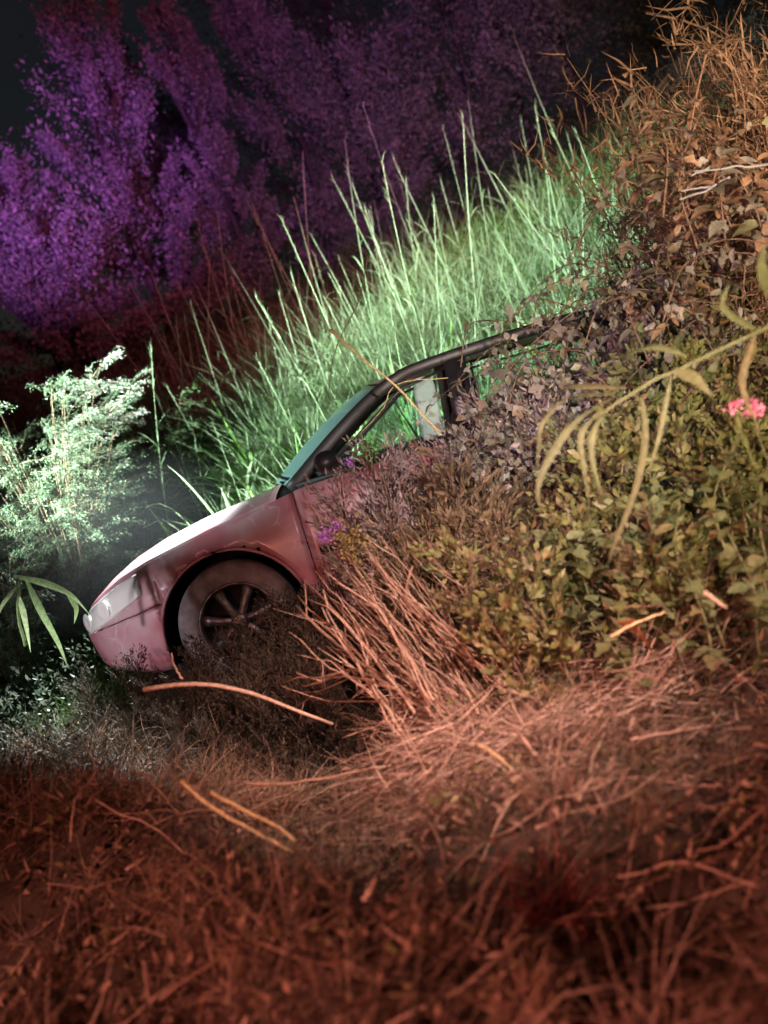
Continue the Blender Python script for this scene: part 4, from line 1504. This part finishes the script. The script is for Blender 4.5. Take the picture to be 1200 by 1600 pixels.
one_stalk([(515, 515, 6.0), (560, 555, 6.0), (620, 605, 6.0), (690, 680, 6.0)], .012, M_ystalk, 'thick pale stalk crossing diagonally in front of the car window')
one_stalk([(575, 400, 6.1), (560, 470, 6.1), (525, 545, 6.1), (510, 640, 6.1)], .006, M_reed, 'thin green stalk leaning over the windscreen pillar', 'green_stalk')
one_stalk([(700, 590, 6.1), (620, 600, 6.05), (598, 640, 6.05), (560, 680, 6.0)], .004, M_ystalk, 'thin bent straw hooked over the front window frame')
one_stalk([(505, 820, 5.6), (480, 780, 5.7), (470, 765, 5.7)], .004, M_stalk, 'short twig in front of the door seam')
one_stalk([(225, 1078, 4.6), (300, 1068, 4.55), (380, 1080, 4.5), (450, 1105, 4.5), (520, 1130, 4.5)], .014, M_stalk, 'thick curved reddish stalk lying over the dark hollow')
one_stalk([(285, 1060, 4.55), (272, 1040, 4.6), (268, 1020, 4.6)], .006, M_stalk, 'short twig rising from the thick curved stalk')
one_stalk([(283, 1222, 3.55), (340, 1268, 3.5), (400, 1300, 3.45), (460, 1332, 3.4)], .010, M_ystalk, 'longer of the two yellow cut stalks in the dry grass')
one_stalk([(330, 1238, 3.5), (390, 1270, 3.48), (440, 1295, 3.42), (462, 1316, 3.4)], .009, M_ystalk, 'shorter of the two yellow cut stalks in the dry grass')
one_stalk([(380, 1224, 3.9), (470, 1222, 3.85), (600, 1197, 3.85)], .008, M_stalk, 'long pale stalk lying level left of the straw heap')
one_stalk([(805, 1140, 3.55), (850, 1195, 3.45), (890, 1240, 3.35), (930, 1285, 3.25)], .010, M_stalk, 'slanting stalk with a reddish end right of the straw heap')
one_stalk([(745, 1160, 3.6), (780, 1185, 3.5), (815, 1218, 3.45)], .010, M_ystalk, 'short yellowish stalk slanting out of the straw heap')
one_stalk([(845, 1590, 2.42), (930, 1592, 2.42), (1040, 1600, 2.42)], .008, M_ystalk, 'bright straight straw lying at the bottom edge')
one_stalk([(1055, 1525, 2.5), (1090, 1565, 2.48), (1135, 1610, 2.45)], .007, M_stalk, 'slanting stalk at the lower right corner')
one_stalk([(225, 1500, 2.85), (230, 1540, 2.8), (238, 1590, 2.75)], .009, M_stalk, 'short upright stalk stub at the lower left')
one_stalk([(460, 1460, 2.8), (495, 1478, 2.75), (515, 1510, 2.7)], .011, M_stalk, 'curled pinkish stalk in the lower middle')
one_stalk([(250, 1560, 2.7), (370, 1480, 2.8), (485, 1405, 2.9)], .006, M_stalk, 'long thin straw slanting up across the lower left')
one_stalk([(955, 995, 3.7), (990, 975, 3.7), (1040, 955, 3.7)], .008, M_ystalk, 'pale stalk over the olive weeds at the right')
one_stalk([(1100, 925, 3.5), (1135, 950, 3.5)], .012, M_stalk, 'short pink stub over the dark gap at the right')
one_stalk([(985, 1155, 3.2), (1040, 1145, 3.2), (1110, 1133, 3.2)], .004, M_stalk, 'thin grey straw by the large pale dead leaf')

# ------------------------------------------------------------------ fan of broken stalks
for i_ in range(84):
    f = RNG.uniform(0, 1)
    sx = 465 + 150 * f + RNG.uniform(-35, 50)
    sy = 945 - 80 * f + RNG.uniform(-55, 90)
    ex = 620 + 200 * f + RNG.uniform(-60, 70)
    ey = 1150 - 20 * f + RNG.uniform(-60, 50)
    y0 = RNG.uniform(4.4, 5.0)
    y1 = RNG.uniform(3.9, 4.2)
    if i_ == 0:
        sx, sy, ex, ey = 463, 945, 630, 1148
    if i_ > 62:          # a few lie crosswise
        sx, sy, ex, ey = ex - RNG.uniform(60, 200), ey - RNG.uniform(-20, 90), ex, ey - RNG.uniform(0, 90)
    mx_, my_ = (sx + ex) / 2 + RNG.uniform(-16, 22), (sy + ey) / 2 + RNG.uniform(-26, 14)
    m = MB()
    q = smooth_line([P3(sx, sy, y0), P3(mx_, my_, (y0 + y1) / 2 + .02), P3(ex, ey, y1)], 9) + RNG.normal(0, .006, (9, 3))
    rad = .010 if i_ == 0 else RNG.uniform(.002, .0058)
    m.add(*tube(q, np.linspace(rad * .6, rad, 9), 5))
    for b in range(RNG.integers(0, 4)):
        k = RNG.integers(1, 6)
        d = RNG.normal(0, 1, 3) * .06 + (q[k - 1] - q[k]) * 1.2
        m.add(*tube([q[k], q[k] + d * .5, q[k] + d + [0, 0, .01]], [rad * .5, rad * .4, rad * .3], 4))
    o = m.build('broken_stalk', M_stalk)
    tag(o, 'dry pinkish stalk in the leaning fan beside the front wheel', 'stalk', 'fan of broken stalks')
o = one_stalk([(632, 940, 4.4), (638, 905, 4.4), (645, 885, 4.42)], .010, M_stalk, 'upright stub standing above the fan of stalks')
# tufts of dead grass that give the bank its lumps
def make_deadtuft(n, h, mat):
    r = empty('dead_grass_tuft', (0, 0, 0))
    tag(r, 'dead grass tuft', 'grass tuft')
    b = np.stack([RNG.normal(0, .05, n), RNG.normal(0, .05, n), np.zeros(n) - .02], 1)
    V, Fq = blades(b, RNG.uniform(.4, 1.1, n) * h, RNG.uniform(0, 6.28, n), RNG.uniform(.1, 1.1, n), RNG.uniform(.0018, .0045, n), RNG.uniform(.2, 1.9, n), 4)
    tag(mk('blades', V, Fq, mat, r), kind='stuff')
    return r


dead = [make_deadtuft(240, .28, M_straw), make_deadtuft(170, .36, M_straw), make_deadtuft(200, .24, M_brown), make_deadtuft(90, .42, M_heap)]
spots = []
for i_ in range(150):
    x_, y_ = RNG.uniform(-2.4, 2.2), RNG.uniform(1.9, 4.5)
    if abs(x_) > .42 * y_ + .3:
        continue
    g_ = float(H(x_, y_))
    az = RNG.normal(.3, .8)
    spots.append(((x_, y_, g_), (RNG.normal(0, .35), RNG.normal(.3, .4), az), RNG.uniform(.45, 1.05)))
place_all(dead, spots, 'flattened tuft of dead reddish grass on the near bank', 'dead grass tufts on the near bank')
o_ = make_deadtuft(160, .30, M_redlit_grass)
q_ = hit(860, 1440, .05)
o_.location = tuple(q_)
o_.rotation_euler = (.2, .9, -.4)
tag(o_, 'dead grass clump coloured as if lit red low right of the middle')
# scattered long straws
for i_ in range(150):
    x_ = RNG.uniform(-1.9, 1.9)
    y_ = RNG.uniform(2.1, 4.3)
    L = RNG.uniform(.2, .6)
    az = RNG.normal(.25, .9) if RNG.uniform() < .7 else RNG.uniform(0, 3.14)
    q = []
    lift = RNG.uniform(.02, .12)
    bow = RNG.uniform(-.05, .05)
    for t_ in np.linspace(-.5, .5, 7):
        xx, yy = x_ + math.cos(az) * L * t_ - math.sin(az) * bow * (1 - 4 * t_ * t_), y_ + math.sin(az) * L * t_ + math.cos(az) * bow * (1 - 4 * t_ * t_)
        q.append((xx, yy, float(H(xx, yy)) * .6 + .4 * float(H(x_, y_)) + lift + .08 * t_))
    o = mk('loose_straw', *tube(q, RNG.uniform(.0015, .004), 5), M_stalk if i_ % 3 else M_straw)
    tag(o, 'loose dry straw lying on the matted grass of the near bank', 'straw', 'loose straws on the near bank')

# ------------------------------------------------------------------ separate leaves and flowers
def lone_leaf(px, py, key, s, label, az=0, tilt=0, roll=0, lift=.1, y=None, nm='dead_leaf', group=None):
    p = P3(px, py, y) if y else hit(px, py, lift)
    o = bpy.data.objects.new(nm, LM[key][0])
    col.objects.link(o)
    o.location = tuple(p)
    o.rotation_euler = (roll, tilt, az)
    o.scale = (s, s, s)
    return tag(o, label, 'leaf', group)


lone_leaf(935, 1085, 'dead', .95, 'large pale grey dead leaf lying on the dry grass at the right', -.5, .6, -.5)
lone_leaf(965, 1120, 'dead', .6, 'small whitish dead leaf just below the large pale grey one', -.7, .3, -.7)
lone_leaf(715, 1245, 'olive_flat', .55, 'small pale green leaf on the dry grass below the straw heap', -.6, .3, -.6, nm='green_leaf')
lone_leaf(775, 1395, 'olive_flat', .6, 'olive leaf above the reddish patch low in the picture', -.6, .3, -.6, nm='green_leaf')
lone_leaf(1000, 1200, 'yellow', .7, 'yellow brown leaf on the dry grass at the right', 1.2, .3, -.6)
lone_leaf(165, 1470, 'yellow', .45, 'upright yellow green leaf at the lower left', 1.6, -.9, -.4, nm='green_leaf')
lone_leaf(515, 1310, 'rust', .9, 'pinkish brown curled leaf in the middle of the dry grass', -1.1, .2, -.9)
lone_leaf(965, 975, 'rust', 1.6, 'broad rusty brown dead leaf under the olive weeds', -.3, .4, -.9, .35)
lone_leaf(288, 1225, 'olive_flat', .7, 'rounded olive leaf behind the two yellow stalks', .3, .0, -.9, .1, nm='green_leaf')
lone_leaf(310, 1540, 'rust', .8, 'rusty leaf scrap near the bottom left', -1.2, .2, -.9)
lone_leaf(60, 1338, 'rust', .4, 'tiny orange leaf at the far left of the dry grass', -1.2, .2, -.9)
for k, (px, py) in enumerate([(778, 545), (800, 525), (770, 580), (835, 600), (870, 500), (930, 455), (965, 525), (855, 445), (790, 475), (900, 515), (850, 640), (755, 625), (905, 400), (985, 375)]):
    o = lone_leaf(px, py, 'vine', RNG.uniform(.8, 1.2), 'pale greyish leaf hanging in front of the dark rear of the car', RNG.uniform(0, 6.28), RNG.uniform(.4, 1.4), RNG.uniform(-.8, .8), y=5.75 - k % 3 * .1, nm='hanging_leaf', group='pale leaves hanging before the car rear')


def flower(px, py, y_, mat, n, r_, label, cat='flower'):
    root = empty('flower', P3(px, py, y_), 0, label, cat)
    ln = smooth_line([(0, .0, 0), (.0, .02, -.1), (.03, .05, -.26)], 6)
    mk('stem', *tube(ln, .003, 4), M_stem, root)
    V, Fq = leaflets(RNG.normal(0, r_, (n, 3)), RNG.uniform(.012, .024, n), None, .8)
    tag(mk('petals', V, Fq, mat, root), kind='stuff')
    return root


flower(1150, 632, 3.75, M_pink, 40, .012, 'pink flower cluster by the right edge, left one of the pair')
flower(1178, 640, 3.75, M_pink, 60, .014, 'pink flower cluster at the very right edge')
flower(508, 838, 5.3, M_violet, 70, .020, 'bright violet flower in front of the car door')
flower(528, 822, 5.4, M_violet, 30, .012, 'tiny violet flower just above the bright violet one')
flower(546, 722, 5.8, M_violet, 26, .012, 'tiny violet flower below the front car window')
flower(550, 850, 5.2, M_yellow, 260, .045, 'mustard yellow flower head beside the bright violet flower')
flower(575, 700, 5.9, M_fresh, 90, .035, 'yellow green sprig against the front car window')

# grey dry twigs, upper right
tw = empty('pale_twig', P3(1150, 300, 5.0), 0, 'pale blue grey dead twig with split ends at the upper right', 'twig')
pinv = Vector(tw.location)
for pts in ([(1200, 258, 5), (1150, 262, 5), (1085, 268, 4.95)], [(1140, 278, 5), (1100, 298, 5), (1062, 312, 4.95)], [(1110, 292, 5), (1065, 298, 4.95)], [(1110, 262, 5), (1080, 275, 4.95)]):
    o_ = stalkpath('branch', pts, .007, M_greytwig, None, 7, .002)
    o_.parent = tw
    o_.matrix_parent_inverse = Matrix.Translation(-pinv)
one_stalk([(1060, 300, 5.2), (1100, 95, 5.3), (1130, 85, 5.3), (1160, 140, 5.3), (1165, 230, 5.2)], .006, M_stalk, 'long brown stem arching over the dry brush at the upper right')
one_stalk([(1010, 20, 7), (1090, 40, 7), (1180, 90, 7)], .012, M_twig, 'bare branch crossing the top right corner')


# ------------------------------------------------------------------ far shrubs
def make_tree(h, rad, mat, label, loc, n_cl=60, per=620, nm='shrub_tree', group=None):
    r = empty(nm, loc, 0, label, 'tree', group)
    m = MB()
    tp = smooth_line([(0, 0, -.2), (RNG.uniform(-.2, .2), 0, h * .4), (RNG.uniform(-.4, .4), 0, h * .85)], 8)
    m.add(*tube(tp, np.linspace(.07, .015, 8), 6))
    C = []
    for k in range(n_cl):
        az = RNG.uniform(0, 6.28)
        zz = RNG.uniform(.06, 1) ** .9
        rr = rad * RNG.uniform(.1, 1) ** .6 * (1.05 - .55 * zz) * 1.1
        c = np.array([math.cos(az) * rr, math.sin(az) * rr, h * zz])
        C.append(c)
        q = tp[min(7, int(zz * 6.5))]
        m.add(*tube(smooth_line([q, (q + c) / 2 + [0, 0, -.1], c], 5), np.linspace(.010, .004, 5), 3))
    m.build('trunk', M_far2, r)
    P = []
    for c in C:
        sz = RNG.uniform(.12, .30) * rad / 1.3
        k = int(per * RNG.uniform(.5, 1.2))
        dr = c - np.array([0, 0, c[2] * .55])
        dr /= np.linalg.norm(dr) + 1e-6
        q = RNG.normal(0, 1, (k, 3)) * sz * .42 + dr * (RNG.normal(0, 1, (k, 1)) * sz * 1.35)
        P.append(c + q)
    P = np.concatenate(P)
    V, Fq = leaflets(P, RNG.uniform(.02, .27, len(P)) ** 2 + .026, np.array([-.1, 0, .5]), .45)
    tag(mk('crown', V, Fq, mat, r), kind='stuff')
    return r


for (x_, y_, h, rad, mat, lb) in [
    (-2.0, 16.0, 4.7, 1.1, M_far, 'tall violet lit shrub in the middle of the dark background left'),
    (-3.5, 15.8, 2.9, .9, M_far, 'violet lit shrub at the far left of the background'),
    (-.75, 16.4, 4.4, .6, M_far, 'slim violet lit shrub right of the tallest one'),
    (-3.0, 14.8, 1.9, 1.0, M_far, 'low violet lit shrub in front of the tall one'),
    (.3, 17.4, 4.2, .9, M_far, 'dark reddish shrub between the violet shrubs and the reeds'),
    (1.4, 17.0, 3.0, 1.0, M_far, 'indigo lit shrub behind the middle of the reeds'),
    (2.9, 17.6, 4.6, 1.4, M_far, 'dark shrub behind the right half of the reeds'),
    (4.4, 16.5, 4.4, 1.4, M_far, 'dim shrub behind the right end of the reeds'),
    (6.0, 15.5, 4.6, 1.6, M_far2, 'dark shrub at the top right behind the brown brush'),
    (-1.8, 19.5, 4.2, 2.0, M_far2, 'dark tall tree behind the violet shrubs'),
    (1.6, 20.5, 6.6, 2.4, M_far2, 'dark tall tree behind the top of the picture'),
    (4.4, 20.5, 7.0, 2.6, M_far, 'dark tall tree behind the top right corner')]:
    make_tree(h, rad, mat, lb, (x_, y_, float(H(x_, y_))), 50 if y_ < 19 else 60)


# ------------------------------------------------------------------ thin mist drifting at the front of the car
mm = bpy.data.materials.new('thin_mist')
mm.use_nodes = True
n_ = mm.node_tree.nodes
L_ = mm.node_tree.links
n_.remove(n_['Principled BSDF'])
pv = n_.new('ShaderNodeVolumePrincipled')
pv.inputs['Color'].default_value = (.9, .95, 1, 1)
pv.inputs['Anisotropy'].default_value = .2
tc_ = n_.new('ShaderNodeTexCoord')
gr = n_.new('ShaderNodeTexGradient')
gr.gradient_type = 'SPHERICAL'
ml = n_.new('ShaderNodeMath')
ml.operation = 'MULTIPLY'
ml.inputs[1].default_value = .022
L_.new(tc_.outputs['Object'], gr.inputs[0])
L_.new(gr.outputs['Fac'], ml.inputs[0])
L_.new(ml.outputs[0], pv.inputs['Density'])
L_.new(pv.outputs[0], n_['Material Output'].inputs['Volume'])
V, Fc = [], []
for i_ in range(9):
    ph = -math.pi / 2 + math.pi * i_ / 8
    for k in range(14):
        V.append((math.cos(ph) * math.cos(k * math.pi / 7), math.cos(ph) * math.sin(k * math.pi / 7), math.sin(ph)))
for i_ in range(8):
    for k in range(14):
        Fc.append((i_ * 14 + k, i_ * 14 + (k + 1) % 14, (i_ + 1) * 14 + (k + 1) % 14, (i_ + 1) * 14 + k))
mist = mk('mist', V, Fc, mm)
mist.location = (-1.9, 7.6, 1.0)
mist.scale = (1.1, 1.0, .6)
tag(mist, 'thin pale mist drifting over the front of the hood', 'mist', kind='stuff')
